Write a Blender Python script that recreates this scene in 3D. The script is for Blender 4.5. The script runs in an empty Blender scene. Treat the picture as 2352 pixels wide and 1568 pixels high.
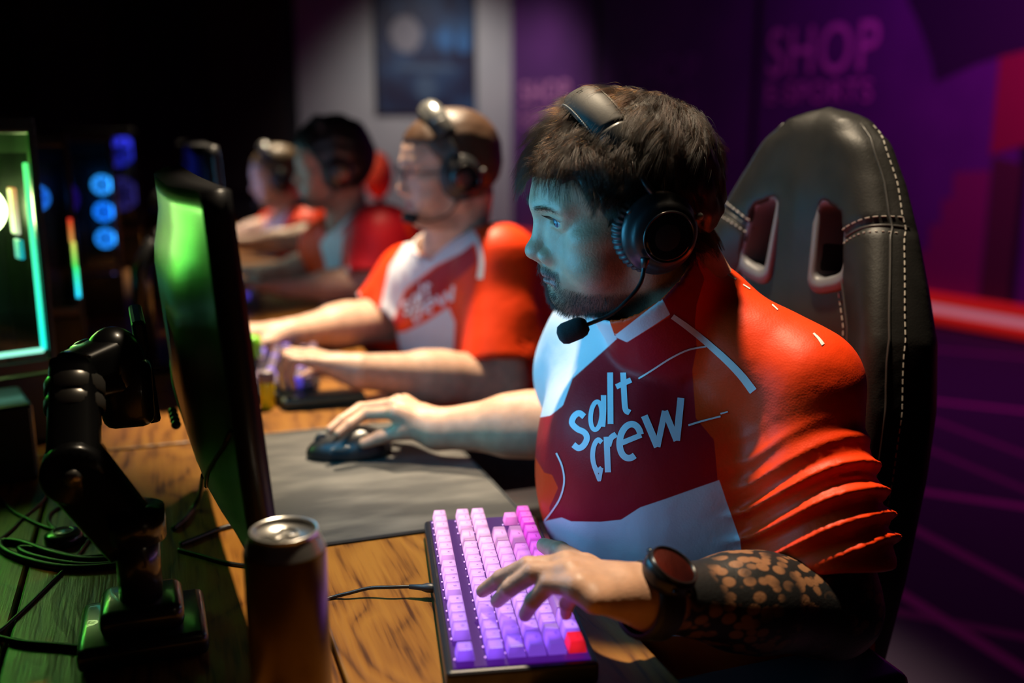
import bpy, bmesh, math, random
import numpy as np
from mathutils import Vector, Matrix
from mathutils.bvhtree import BVHTree

# ------------------------------------------------------------------ camera, world, lights, exposure
SC = bpy.context.scene
COL = SC.collection
rng = np.random.default_rng(7)
random.seed(7)
FPX, TH, PT, CAMZ = 2300.0, math.radians(19.5), math.radians(12.2), 1.22
CAM = np.array([0.0, 0.0, CAMZ])
FW = np.array([math.sin(TH)*math.cos(PT), math.cos(TH)*math.cos(PT), -math.sin(PT)])
RT = np.array([math.cos(TH), -math.sin(TH), 0.0])
UP = np.cross(RT, FW)
def ray(px, py): return FW + RT*((px-1176)/FPX) - UP*((py-784)/FPX)
def atd(px, py, d): return CAM + ray(px, py)*d
def atz(px, py, z):
    r = ray(px, py); return CAM + r*((z-CAMZ)/r[2])
def aty(px, py, y):
    r = ray(px, py); return CAM + r*(y/r[1])
def proj(P):
    v = np.asarray(P, float)-CAM; z = v@FW
    return 1176+FPX*(v@RT)/z, 784-FPX*(v@UP)/z

cd = bpy.data.cameras.new('camera'); cam = bpy.data.objects.new('camera', cd); COL.objects.link(cam)
cd.sensor_width = 36.0; cd.lens = FPX/2352*36.0; cd.clip_start = 0.02; cd.clip_end = 60
M3 = Matrix((RT, UP, -FW)).transposed()
cam.matrix_world = Matrix.Translation(Vector(CAM)) @ M3.to_4x4()
cd.dof.use_dof = True; cd.dof.focus_distance = 1.05; cd.dof.aperture_fstop = 2.0
SC.camera = cam
SC.view_settings.view_transform = 'Standard'; SC.view_settings.look = 'None'
SC.view_settings.exposure = 0.0; SC.view_settings.gamma = 1.0; SC.view_settings.use_curve_mapping = False
SC.cycles.use_denoising = True
SC.cycles.max_bounces = 6; SC.cycles.diffuse_bounces = 3; SC.cycles.glossy_bounces = 3
SC.cycles.transmission_bounces = 5; SC.cycles.transparent_max_bounces = 8
SC.cycles.caustics_reflective = False; SC.cycles.caustics_refractive = False
SC.cycles.sample_clamp_indirect = 4.0
W = bpy.data.worlds.new('world'); SC.world = W; W.use_nodes = True
W.node_tree.nodes['Background'].inputs[0].default_value = (0.30, 0.24, 0.40, 1)
W.node_tree.nodes['Background'].inputs[1].default_value = 0.004

def spot(name, loc, target, energy, color, size=75, blend=0.6, radius=0.08):
    l = bpy.data.lights.new(name, 'SPOT'); o = bpy.data.objects.new(name, l); COL.objects.link(o)
    l.energy = energy; l.color = color; l.spot_size = math.radians(size); l.spot_blend = blend; l.shadow_soft_size = radius
    o.location = loc; o.rotation_euler = (Vector(target)-Vector(loc)).to_track_quat('-Z', 'Y').to_euler(); return o
def area(name, loc, target, energy, color, sx, sy=None):
    l = bpy.data.lights.new(name, 'AREA'); o = bpy.data.objects.new(name, l); COL.objects.link(o)
    l.energy = energy; l.color = color; l.shape = 'RECTANGLE'; l.size = sx; l.size_y = sy or sx
    o.location = loc; o.rotation_euler = (Vector(target)-Vector(loc)).to_track_quat('-Z', 'Y').to_euler(); return o
WARM = (1.0, 0.80, 0.55)
spot('downlight_first', (0.50, 1.30, 2.62), (0.60, 0.98, 0.85), 268, WARM, 46, 0.4, 0.05)
spot('downlight_second', (0.50, 2.35, 2.62), (0.55, 1.98, 0.85), 520, WARM, 46, 0.5, 0.06)
spot('downlight_fourth', (0.50, 4.70, 2.62), (0.46, 4.25, 0.8), 260, WARM, 62, 0.6, 0.06)
spot('downlight_wall', (2.6, 8.2, 2.9), (2.9, 9.6, 0.4), 120, (1.0, 0.95, 0.9), 95, 0.9, 0.2)
area('wall_wash_purple', (3.5, 4.2, 2.9), (4.6, 4.4, 0.3), 8, (0.42, 0.03, 0.95), 2.0, 0.3)
area('wall_wash_magenta', (3.6, 3.4, 2.4), (4.6, 3.9, 0.1), 26, (0.75, 0.05, 0.62), 1.4, 0.3)
spot('added_blue_spot', (-0.13, 2.28, 1.12), (0.2, 2.22, 1.12), 0.9, (0.02, 0.05, 1.0), 90, 0.5, 0.02)  # unseen blue spot added to tint the second monitor's back
# ------------------------------------------------------------------ materials
def srgb(*c):
    return tuple((x/12.92 if x <= 0.04045 else ((x+0.055)/1.055)**2.4) for x in c)
def hexc(h): return srgb(*(int(h[i:i+2], 16)/255 for i in (0, 2, 4)))
MATS = {}
def mat(name, color=(0.5, 0.5, 0.5), rough=0.5, metal=0.0, emit=None, estr=0.0, spec=0.5, coat=0.0, trans=0.0, sheen=0.0):
    if name in MATS: return MATS[name]
    m = bpy.data.materials.new(name); m.use_nodes = True; MATS[name] = m
    b = m.node_tree.nodes['Principled BSDF']
    b.inputs['Base Color'].default_value = (*color[:3], 1); b.inputs['Roughness'].default_value = rough
    b.inputs['Metallic'].default_value = metal; b.inputs['Specular IOR Level'].default_value = spec
    b.inputs['Coat Weight'].default_value = coat; b.inputs['Transmission Weight'].default_value = trans
    b.inputs['Sheen Weight'].default_value = sheen
    if emit is not None:
        b.inputs['Emission Color'].default_value = (*emit[:3], 1); b.inputs['Emission Strength'].default_value = estr
    return m
def nt(m): return m.node_tree.nodes, m.node_tree.links, m.node_tree.nodes['Principled BSDF']
def node(m, t, **kw):
    n = m.node_tree.nodes.new(t)
    for k, v in kw.items():
        if k.startswith('i_'):
            key = k[2:]; n.inputs[int(key) if key.isdigit() else key].default_value = v
        else: setattr(n, k, v)
    return n
def noise_color(m, c1, c2, scale=20, detail=4, bump=0.0, bscale=None, coord='Object', stretch=(1, 1, 1), dist=0.002, lo=0.35, hi=0.65):
    N, L, b = nt(m)
    tc = node(m, 'ShaderNodeTexCoord'); mp = node(m, 'ShaderNodeMapping'); mp.inputs['Scale'].default_value = stretch
    L.new(tc.outputs[coord], mp.inputs[0])
    nz = node(m, 'ShaderNodeTexNoise'); nz.inputs['Scale'].default_value = scale; nz.inputs['Detail'].default_value = detail
    L.new(mp.outputs[0], nz.inputs['Vector'])
    cr = node(m, 'ShaderNodeValToRGB'); cr.color_ramp.elements[0].color = (*c1, 1); cr.color_ramp.elements[1].color = (*c2, 1)
    cr.color_ramp.elements[0].position = lo; cr.color_ramp.elements[1].position = hi
    L.new(nz.outputs['Fac'], cr.inputs[0]); L.new(cr.outputs[0], b.inputs['Base Color'])
    if bump:
        n2 = node(m, 'ShaderNodeTexNoise'); n2.inputs['Scale'].default_value = bscale or scale*4; n2.inputs['Detail'].default_value = 3
        L.new(mp.outputs[0], n2.inputs['Vector'])
        bp = node(m, 'ShaderNodeBump'); bp.inputs['Strength'].default_value = bump; bp.inputs['Distance'].default_value = dist
        L.new(n2.outputs['Fac'], bp.inputs['Height']); L.new(bp.outputs[0], b.inputs['Normal'])
    return m

# ------------------------------------------------------------------ objects
def tag(o, label=None, cat=None, group=None, kind=None):
    if label: o['label'] = label
    if cat: o['category'] = cat
    if group: o['group'] = group
    if kind: o['kind'] = kind
    return o
def mesh_data(name, V, F, m, smooth=False):
    me = bpy.data.meshes.new(name)
    me.from_pydata([tuple(v) for v in np.asarray(V, float).tolist()], [], F if isinstance(F, list) else F.tolist())
    if smooth: me.polygons.foreach_set('use_smooth', np.ones(len(me.polygons), bool))
    if m is not None:
        for mm in (m if isinstance(m, (list, tuple)) else [m]): me.materials.append(mm)
    me.update(); return me
def root_of(o):
    while o.parent is not None: o = o.parent
    return o
def part(name, VF, m, parent=None, smooth=False, local=False, midx=None):
    V, F = VF; V = np.asarray(V, float)
    if parent is not None and not local: V = V - np.array(root_of(parent).location)
    o = bpy.data.objects.new(name, mesh_data(name, V, F, m, smooth)); COL.objects.link(o)
    if parent is not None: o.parent = parent
    if midx is not None: o.data.polygons.foreach_set('material_index', np.asarray(midx, np.int32))
    return o
def thing(name, label, cat, loc=(0, 0, 0), rz=0.0, group=None):
    o = bpy.data.objects.new(name, None); COL.objects.link(o); o.location = tuple(loc); o.rotation_euler = (0, 0, rz)
    o.empty_display_size = 0.05
    return tag(o, label, cat, group)
def single(name, VF, m, label, cat, loc=None, smooth=False, group=None):
    V, F = VF; V = np.asarray(V, float)
    if loc is None: loc = np.array([(V[:, 0].min()+V[:, 0].max())/2, (V[:, 1].min()+V[:, 1].max())/2, V[:, 2].min()])
    o = bpy.data.objects.new(name, mesh_data(name, V-np.array(loc), F, m, smooth)); COL.objects.link(o); o.location = tuple(loc)
    return tag(o, label, cat, group)
def struct(name, VF, m, smooth=False):
    o = part(name, VF, m, None, smooth); o['kind'] = 'structure'; return o
def copy_tree(o, parent=None):
    c = o.copy(); COL.objects.link(c); c.parent = parent
    for ch in list(o.children): copy_tree(ch, c)
    return c

# ------------------------------------------------------------------ mesh builders: return (V, F)
def join(*parts):
    V = []; F = []; n = 0
    for v, f in parts:
        v = np.asarray(v, float); V.append(v); F += [tuple(int(i)+n for i in q) for q in f]; n += len(v)
    return np.vstack(V), F
def xform(VF, R=None, t=None):
    V = np.asarray(VF[0], float)
    if R is not None: V = V @ np.asarray(R, float).T
    if t is not None: V = V + np.asarray(t, float)
    return V, VF[1]
def rotz(a): c, s = math.cos(a), math.sin(a); return np.array([[c, -s, 0], [s, c, 0], [0, 0, 1.0]])
def rotx(a): c, s = math.cos(a), math.sin(a); return np.array([[1.0, 0, 0], [0, c, -s], [0, s, c]])
def roty(a): c, s = math.cos(a), math.sin(a); return np.array([[c, 0, s], [0, 1.0, 0], [-s, 0, c]])
def bm_out(bm):
    bm.verts.ensure_lookup_table(); bm.verts.index_update()
    V = np.array([v.co[:] for v in bm.verts]); F = [tuple(v.index for v in f.verts) for f in bm.faces]; bm.free(); return V, F
def rbox(c, s, bev=0.0, seg=2, taper=(1.0, 1.0)):
    bm = bmesh.new(); bmesh.ops.create_cube(bm, size=1.0)
    for v in bm.verts:
        k = taper if v.co.z > 0 else (1, 1)
        v.co = Vector((v.co.x*s[0]*k[0], v.co.y*s[1]*k[1], v.co.z*s[2]))
    if bev > 0: bmesh.ops.bevel(bm, geom=bm.edges[:], offset=bev, segments=seg, profile=0.5, affect='EDGES', clamp_overlap=True)
    V, F = bm_out(bm); return V+np.asarray(c, float), F
def frame_of(d):
    d = np.asarray(d, float); d = d/np.linalg.norm(d)
    a = np.array([0, 0, 1.0]) if abs(d[2]) < 0.9 else np.array([1.0, 0, 0])
    x = np.cross(a, d); x /= np.linalg.norm(x); return x, np.cross(d, x), d
def tube(P, r, seg=8, caps=True, closed=False, flat=1.0):
    P = np.asarray(P, float); n = len(P); r = np.full(n, r) if np.isscalar(r) else np.asarray(r, float)
    T = np.gradient(P, axis=0) if not closed else np.roll(P, -1, 0)-np.roll(P, 1, 0)
    T /= np.linalg.norm(T, axis=1)[:, None]+1e-12
    x, y, _ = frame_of(T[0]); V = []
    a = np.linspace(0, 2*np.pi, seg, endpoint=False)
    for i in range(n):
        x = x-T[i]*(x@T[i]); x /= np.linalg.norm(x)+1e-12; y = np.cross(T[i], x)
        V.append(P[i]+r[i]*(np.cos(a)[:, None]*x+np.sin(a)[:, None]*y*flat))
    V = np.vstack(V); F = []
    for i in range(n if closed else n-1):
        for j in range(seg):
            k = (j+1) % seg; i2 = (i+1) % n
            F.append((i*seg+j, i*seg+k, i2*seg+k, i2*seg+j))
    if caps and not closed:
        F.append(tuple(range(seg))[::-1]); F.append(tuple((n-1)*seg+j for j in range(seg)))
    return V, F
def spline(P, n=24, closed=False):
    P = np.asarray(P, float); m = len(P)
    if closed: Q = np.vstack([P[-1], P, P[0], P[1]]); segs = m
    else: Q = np.vstack([2*P[0]-P[1], P, 2*P[-1]-P[-2]]); segs = m-1
    out = []
    for u in np.linspace(0, segs, n, endpoint=not closed):
        i = min(int(u), segs-1); t = u-i; a, b, c, d = Q[i:i+4]
        out.append(0.5*((2*b)+(-a+c)*t+(2*a-5*b+4*c-d)*t*t+(-a+3*b-3*c+d)*t**3))
    return np.array(out)
def cyl(p0, p1, r0, r1=None, seg=20, bev=0.0):
    p0 = np.asarray(p0, float); p1 = np.asarray(p1, float); r1 = r0 if r1 is None else r1
    L = np.linalg.norm(p1-p0)
    prof = [(0, 0), (r0, 0), (r1, L), (0, L)] if not bev else [(0, 0), (r0-bev, 0), (r0, bev), (r1, L-bev), (r1-bev, L), (0, L)]
    return lathe(prof, seg, p0, p1-p0)
def lathe(prof, seg=24, o=(0, 0, 0), d=(0, 0, 1), sc=(1, 1)):
    x, y, z = frame_of(d); o = np.asarray(o, float); V = []; F = []; idx = []
    a = np.linspace(0, 2*np.pi, seg, endpoint=False)
    for r, h in prof:
        if r < 1e-7: idx.append([len(V)]*seg); V.append(o+z*h)
        else:
            idx.append(list(range(len(V), len(V)+seg)))
            V += list(o+z*h+r*(np.cos(a)[:, None]*x*sc[0]+np.sin(a)[:, None]*y*sc[1]))
    for i in range(len(prof)-1):
        for j in range(seg):
            k = (j+1) % seg; q = [idx[i][j], idx[i][k], idx[i+1][k], idx[i+1][j]]
            u = []
            for e in q:
                if e not in u: u.append(e)
            if len(u) > 2: F.append(tuple(u))
    return np.array(V), F
def ring(c, axis, R, r, seg=32, sseg=8, sc=(1, 1)):
    x, y, z = frame_of(axis); a = np.linspace(0, 2*np.pi, seg, endpoint=False)
    P = np.asarray(c, float)+R*(np.cos(a)[:, None]*x*sc[0]+np.sin(a)[:, None]*y*sc[1])
    return tube(P, r, sseg, closed=True)
def prism(poly, d, o=(0, 0, 0), X=(1, 0, 0), Y=(0, 1, 0)):
    o = np.asarray(o, float); X = np.asarray(X, float); Y = np.asarray(Y, float); Z = np.cross(X, Y)
    P = np.array([o+X*p[0]+Y*p[1] for p in poly]); n = len(P)
    V = np.vstack([P, P+Z*d]); F = [tuple(range(n))[::-1], tuple(range(n, 2*n))]
    for i in range(n): F.append((i, (i+1) % n, n+(i+1) % n, n+i))
    return V, F
def ball(c, r, R=None, nu=16, nv=10):
    r = np.full(3, r) if np.isscalar(r) else np.asarray(r, float); V = [(0, 0, 1.0)]; F = []
    for i in range(1, nv):
        t = np.pi*i/nv
        for j in range(nu): p = 2*np.pi*j/nu; V.append((np.sin(t)*np.cos(p), np.sin(t)*np.sin(p), np.cos(t)))
    V.append((0, 0, -1.0)); V = np.array(V)*r
    for j in range(nu): F.append((0, 1+j, 1+(j+1) % nu))
    for i in range(nv-2):
        for j in range(nu):
            a = 1+i*nu; F.append((a+j, a+nu+j, a+nu+(j+1) % nu, a+(j+1) % nu))
    e = len(V)-1; a = 1+(nv-2)*nu
    for j in range(nu): F.append((e, a+(j+1) % nu, a+j))
    if R is not None: V = V@np.asarray(R).T
    return V+np.asarray(c, float), F
def grid_surface(G, back=None):
    n, m = G.shape[:2]; V = G.reshape(-1, 3); F = []
    for i in range(n-1):
        for j in range(m-1): F.append((i*m+j, (i+1)*m+j, (i+1)*m+j+1, i*m+j+1))
    if back is not None:
        k = n*m; V = np.vstack([V, back.reshape(-1, 3)])
        for i in range(n-1):
            for j in range(m-1): F.append((k+i*m+j, k+i*m+j+1, k+(i+1)*m+j+1, k+(i+1)*m+j))
        for i in range(n-1):
            F.append((i*m, k+i*m, k+(i+1)*m, (i+1)*m)); F.append((i*m+m-1, (i+1)*m+m-1, k+(i+1)*m+m-1, k+i*m+m-1))
        for j in range(m-1):
            F.append((j, j+1, k+j+1, k+j)); F.append(((n-1)*m+j, k+(n-1)*m+j, k+(n-1)*m+j+1, (n-1)*m+j+1))
    return V, F
def text_mesh(s, size=1.0, res=6, spacing=1.0):
    cu = bpy.data.curves.new('lettering_curve', 'FONT'); cu.body = s; cu.size = size; cu.resolution_u = res
    cu.fill_mode = 'FRONT'; cu.space_character = spacing
    o = bpy.data.objects.new('lettering_curve', cu); COL.objects.link(o)
    me = bpy.data.meshes.new_from_object(o.evaluated_get(bpy.context.evaluated_depsgraph_get()))
    V = np.array([v.co[:] for v in me.vertices]); F = [tuple(p.vertices) for p in me.polygons]
    bpy.data.objects.remove(o); bpy.data.meshes.remove(me); bpy.data.curves.remove(cu)
    return V, F

# ------------------------------------------------------------------ signed distance sculpting + surface nets
def smin(a, b, k):
    h = np.maximum(k-np.abs(a-b), 0)/k; return np.minimum(a, b)-h*h*k*0.25
def smax(a, b, k): return -smin(-a, -b, k)
def f_ell(c, r, R=None):
    c = np.asarray(c, float); r = np.asarray(r, float)
    def f(P):
        q = P-c
        if R is not None: q = q@R
        a = q/r; k0 = np.sqrt((a*a).sum(1)); b = a/r; k1 = np.sqrt((b*b).sum(1))+1e-9
        return k0*(k0-1)/k1
    return f, c, float(r.max())
def f_rc(a, b, r1, r2):
    a = np.asarray(a, float); b = np.asarray(b, float); ba = b-a; l2 = ba@ba
    def f(P):
        h = np.clip(((P-a)@ba)/l2, 0, 1); d = P-a-h[:, None]*ba
        return np.sqrt((d*d).sum(1))-(r1+(r2-r1)*h)
    return f, (a+b)/2, math.sqrt(l2)/2+max(r1, r2)
class Sculpt:
    def __init__(s): s.ops = []
    def u(s, fcr, k=0.01): s.ops.append((0, *fcr, k)); return s
    def cut(s, fcr, k=0.004): s.ops.append((1, *fcr, k)); return s
    def clip(s, fcr, k=0.003): s.ops.append((2, *fcr, k)); return s
    def disp(s, fcr): s.ops.append((3, *fcr, 0.0)); return s
    def eval(s, P, ops=None):
        d = np.full(len(P), 1.0)
        for m, f, c, r, k in (s.ops if ops is None else ops):
            v = f(P)
            if m == 0: d = smin(d, v, max(k, 1e-5))
            elif m == 1: d = smax(d, -v, max(k, 1e-5))
            elif m == 2: d = smax(d, v, max(k, 1e-5))
            else: d = d+v
        return d
    def mesh(s, lo, hi, h):
        lo = np.asarray(lo, float); hi = np.asarray(hi, float); B = 8; bh = B*h
        nb = np.ceil((hi-lo)/bh).astype(int)
        I = np.stack(np.meshgrid(*[np.arange(n) for n in nb], indexing='ij'), -1).reshape(-1, 3)
        C = lo+(I+0.5)*bh; act = np.zeros(len(I), bool)
        S = 4; sid = I//S; key = (sid[:, 0]*100003+sid[:, 1])*100003+sid[:, 2]
        order = np.argsort(key, kind='stable'); ks = key[order]
        st = np.r_[0, np.flatnonzero(np.diff(ks))+1, len(ks)]
        o = np.arange(B+1); off = np.stack(np.meshgrid(o, o, o, indexing='ij'), -1).reshape(-1, 3)
        big = S*bh*0.867
        res = []
        for g in range(len(st)-1):
            ix = order[st[g]:st[g+1]]; gc = lo+(sid[ix[0]]+0.5)*bh*S
            ops = [q for q in s.ops if q[0] in (2, 3) or np.linalg.norm(gc-q[2])-q[3]-big < 4*h+q[4]+bh]
            if not any(q[0] == 0 for q in ops): continue
            dc = s.eval(C[ix], ops); a = ix[np.abs(dc) < bh*0.867*1.35+2*h]
            if not len(a): continue
            gp = (I[a][:, None, :]*B+off[None]); P = lo+gp.reshape(-1, 3)*h
            D = s.eval(P, ops).reshape(len(a), B+1, B+1, B+1)
            res.append((I[a], D))
        BI = np.vstack([r[0] for r in res]); D = np.concatenate([r[1] for r in res]).astype(np.float32)
        dims = nb*B+2
        cor = [(x, y, z) for x in (0, 1) for y in (0, 1) for z in (0, 1)]
        val = np.stack([D[:, x:B+x, y:B+y, z:B+z] for x, y, z in cor], -1)
        ins = val < 0; n_in = ins.sum(-1); ac = (n_in > 0) & (n_in < 8)
        bi, ci, cj, ck = np.nonzero(ac); v = val[bi, ci, cj, ck]
        base = BI[bi]*B+np.stack([ci, cj, ck], -1)
        acc = np.zeros((len(v), 3)); cnt = np.zeros(len(v)); corn = np.array(cor, float)
        for p in range(8):
            for q in range(p+1, 8):
                if np.abs(corn[p]-corn[q]).sum() != 1: continue
                va, vb = v[:, p], v[:, q]; c = (va < 0) != (vb < 0)
                t = np.where(c, va/np.where(c, va-vb, 1), 0)[:, None]
                acc += np.where(c[:, None], corn[p]+t*(corn[q]-corn[p]), 0); cnt += c
        V = lo+(base+acc/cnt[:, None])*h
        K = (base[:, 0].astype(np.int64)*dims[1]+base[:, 1])*dims[2]+base[:, 2]
        o2 = np.argsort(K); Ks = K[o2]
        def look(b):
            k = (b[:, 0].astype(np.int64)*dims[1]+b[:, 1])*dims[2]+b[:, 2]
            j = np.clip(np.searchsorted(Ks, k), 0, len(Ks)-1)
            return np.where(Ks[j] == k, o2[j], -1)
        F = []
        for ax in range(3):
            e = {0: 4, 1: 2, 2: 1}[ax]
            v0, v1 = v[:, 0] < 0, v[:, e] < 0; m = np.flatnonzero(v0 != v1)
            b = base[m]; u, w = [(1, 2), (2, 0), (0, 1)][ax]
            eu = np.eye(3, dtype=int)[u]; ew = np.eye(3, dtype=int)[w]
            q = np.stack([look(b), look(b-eu), look(b-eu-ew), look(b-ew)], -1)
            fl = v0[m]; q[~fl] = q[~fl][:, ::-1]; F.append(q[(q >= 0).all(1)])
        F = np.vstack(F)
        return V, F
def normals(V, F):
    F = np.asarray(F); n = np.cross(V[F[:, 2]]-V[F[:, 0]], V[F[:, 3]]-V[F[:, 1]]); N = np.zeros_like(V)
    for i in range(4): np.add.at(N, F[:, i], n)
    return N/(np.linalg.norm(N, axis=1)[:, None]+1e-12)
def fast_part(name, V, F, m, parent):
    V = V-np.array(root_of(parent).location) if parent is not None else V
    me = bpy.data.meshes.new(name); n = len(F)
    me.vertices.add(len(V)); me.vertices.foreach_set('co', V.astype(np.float32).ravel())
    me.loops.add(n*4); me.loops.foreach_set('vertex_index', np.asarray(F, np.int32).ravel())
    me.polygons.add(n); me.polygons.foreach_set('loop_start', np.arange(0, n*4, 4, dtype=np.int32))
    me.polygons.foreach_set('use_smooth', np.ones(n, bool))
    me.update(calc_edges=True); me.materials.append(m)
    o = bpy.data.objects.new(name, me); COL.objects.link(o)
    if parent is not None: o.parent = parent
    return o
def set_float(o, name, a):
    at = o.data.attributes.new(name, 'FLOAT', 'POINT'); at.data.foreach_set('value', np.asarray(a, np.float32))
def set_color(o, name, a):
    at = o.data.attributes.new(name, 'FLOAT_COLOR', 'POINT')
    c = np.ones((len(a), 4), np.float32); c[:, :3] = a; at.data.foreach_set('color', c.ravel())
def poly_sd(P, poly):
    poly = np.asarray(poly, float); d = np.full(len(P), 1e9); s = np.ones(len(P)); n = len(poly); j = n-1
    for i in range(n):
        e = poly[j]-poly[i]; w = P-poly[i]
        b = w-e*np.clip((w@e)/(e@e), 0, 1)[:, None]; d = np.minimum(d, (b*b).sum(1))
        c1 = P[:, 1] >= poly[i][1]; c2 = P[:, 1] < poly[j][1]; c3 = e[0]*w[:, 1] > e[1]*w[:, 0]
        s = np.where((c1 & c2 & c3) | (~c1 & ~c2 & ~c3), -s, s); j = i
    return s*np.sqrt(d)
def pxy(V):
    v = V-CAM; z = v@FW; return np.stack([1176+FPX*(v@RT)/z, 784-FPX*(v@UP)/z], -1)
def wave_noise(P, s, seed=0):
    r = np.random.default_rng(seed); out = np.zeros(len(P))
    for i in range(6):
        k = r.normal(size=3)*s; out += np.sin(P@k+r.uniform(0, 6.28))
    return out/6
def hair_object(name, paths, rad, m, parent):
    # paths: (n, k, 3) world points
    n, k, _ = paths.shape
    cv = bpy.data.hair_curves.new(name); cv.add_curves([k]*n)
    P = paths.reshape(-1, 3)-np.array(root_of(parent).location)
    cv.attributes['position'].data.foreach_set('vector', P.astype(np.float32).ravel())
    ra = cv.attributes.get('radius') or cv.attributes.new('radius', 'FLOAT', 'POINT')
    R = np.tile(np.linspace(1.0, 0.35, k)*rad, n); ra.data.foreach_set('value', R.astype(np.float32))
    cv.materials.append(m); cv.update_tag()
    o = bpy.data.objects.new(name, cv); COL.objects.link(o); o.parent = parent; o['kind'] = 'stuff'; return o
# ------------------------------------------------------------------ room
DZ, KZ = 0.735, 0.772       # desk top and keycap tops
def carpet():
    m = mat('dark_carpet_with_lines', (0.02, 0.015, 0.03), 0.9); N, L, b = nt(m)
    tc = node(m, 'ShaderNodeTexCoord'); sp = node(m, 'ShaderNodeSeparateXYZ'); L.new(tc.outputs['Object'], sp.inputs[0])
    total = None
    def line(coord_socket, pos, w):
        s = node(m, 'ShaderNodeMath', operation='SUBTRACT'); L.new(coord_socket, s.inputs[0]); s.inputs[1].default_value = pos
        a = node(m, 'ShaderNodeMath', operation='ABSOLUTE'); L.new(s.outputs[0], a.inputs[0])
        r = node(m, 'ShaderNodeMapRange'); r.inputs['From Min'].default_value = w*0.8; r.inputs['From Max'].default_value = w*1.2
        r.inputs['To Min'].default_value = 1; r.inputs['To Max'].default_value = 0; L.new(a.outputs[0], r.inputs['Value']); return r.outputs[0]
    d = node(m, 'ShaderNodeVectorMath', operation='DOT_PRODUCT'); L.new(tc.outputs['Object'], d.inputs[0]); d.inputs[1].default_value = (0.72, 0.69, 0)
    outs = [(line(sp.outputs['X'], p, w), k) for p, w, k in ((1.80, 0.022, 1), (2.14, 0.022, 0.7), (2.74, 0.02, 0.4), (3.04, 0.02, 0.4), (1.25, 0.02, 0.5))]
    outs += [(line(d.outputs['Value'], p, w), k) for p, w, k in ((4.75, 0.024, 0.85), (3.50, 0.024, 1.0), (2.55, 0.02, 0.6), (5.9, 0.02, 0.6))]
    for o, k in outs:
        mm = node(m, 'ShaderNodeMath', operation='MULTIPLY'); L.new(o, mm.inputs[0]); mm.inputs[1].default_value = k
        if total is None: total = mm.outputs[0]
        else:
            x = node(m, 'ShaderNodeMath', operation='MAXIMUM'); L.new(total, x.inputs[0]); L.new(mm.outputs[0], x.inputs[1]); total = x.outputs[0]
    mix = node(m, 'ShaderNodeMix', data_type='RGBA'); mix.inputs[6].default_value = (0.024, 0.013, 0.034, 1); mix.inputs[7].default_value = (0.42, 0.075, 0.22, 1)
    L.new(total, mix.inputs[0]); L.new(mix.outputs[2], b.inputs['Base Color']); return m
def quad(a, b, c, d): return np.array([a, b, c, d], float), [(0, 1, 2, 3)]
WP = np.array([4.52, 5.07, 0.0]); WD = np.array([-0.241, 0.971, 0.0]); WN = np.array([-0.971, -0.241, 0.0]); ZU = np.array([0, 0, 1.0])
def onwall(s, z, out=0.0): return WP+WD*s+ZU*z+WN*out
CEIL = 3.1
struct('floor', quad((-5, -1.5, 0), (7.5, -1.5, 0), (7.5, 10, 0), (-5, 10, 0)), carpet())
struct('ceiling', quad((-5, -1.5, CEIL), (-5, 10, CEIL), (7.5, 10, CEIL), (7.5, -1.5, CEIL)), mat('black_ceiling_paint', (0.015, 0.015, 0.018), 0.9))
wallp = noise_color(mat('purple_mural_print', rough=0.75), (0.105, 0.020, 0.16), (0.14, 0.026, 0.20), 2.5)
wr_ = struct('wall_right', join(quad(onwall(-6.5, 0), onwall(-6.5, CEIL), onwall(4.67, CEIL), onwall(4.67, 0)),
    quad(onwall(-6.5, 0, -0.06), onwall(4.67, 0, -0.06), onwall(4.67, CEIL, -0.06), onwall(-6.5, CEIL, -0.06))), wallp)
grey = noise_color(mat('grey_wall_paint', rough=0.85), (0.42, 0.42, 0.43), (0.47, 0.46, 0.46), 3)
struct('wall_back', rbox((2.43, 9.65, CEIL/2), (2.24, 0.10, CEIL)), grey)
black = noise_color(mat('black_wall_paint', rough=0.9), (0.014, 0.013, 0.014), (0.024, 0.022, 0.022), 1.2)
struct('wall_left', rbox((-1.85, 9.65, CEIL/2), (6.3, 0.10, CEIL)), black)
struct('wall_side', rbox((-3.2, 4.2, CEIL/2), (0.10, 10.9, CEIL)), black)
# dark acoustic panels on the black wall
for i, (x0, x1, z0, z1, c) in enumerate(((-0.95, -0.30, 0.9, 2.45, (0.030, 0.030, 0.034)), (-0.22, 0.45, 0.9, 2.45, (0.010, 0.010, 0.018)), (0.50, 1.20, 0.6, 2.45, (0.026, 0.018, 0.014)))):
    nm = ('grey', 'blue-black', 'brown-black')[i]
    o = thing('acoustic_panel', f'{nm} acoustic panel on the dark end wall, {("left one", "middle one", "one next to the grey wall")[i]}', 'wall panel', ((x0+x1)/2, 9.57, z0), 0, 'acoustic panels on the dark wall')
    part('felt_face', rbox(((x0+x1)/2, 9.575, (z0+z1)/2), (x1-x0-0.03, 0.035, z1-z0-0.03), 0.01), noise_color(mat('panel_felt_%d' % i, rough=0.95), c, tuple(v*1.3 for v in c), 8), o)
    part('frame', join(*[rbox(((x0+x1)/2, 9.585, zz), (x1-x0, 0.03, 0.02)) for zz in (z0+0.01, z1-0.01)], *[rbox((xx, 9.585, (z0+z1)/2), (0.02, 0.03, z1-z0-0.04)) for xx in (x0+0.01, x1-0.01)]), mat('black_trim', (0.01, 0.01, 0.01), 0.6), o)
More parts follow.
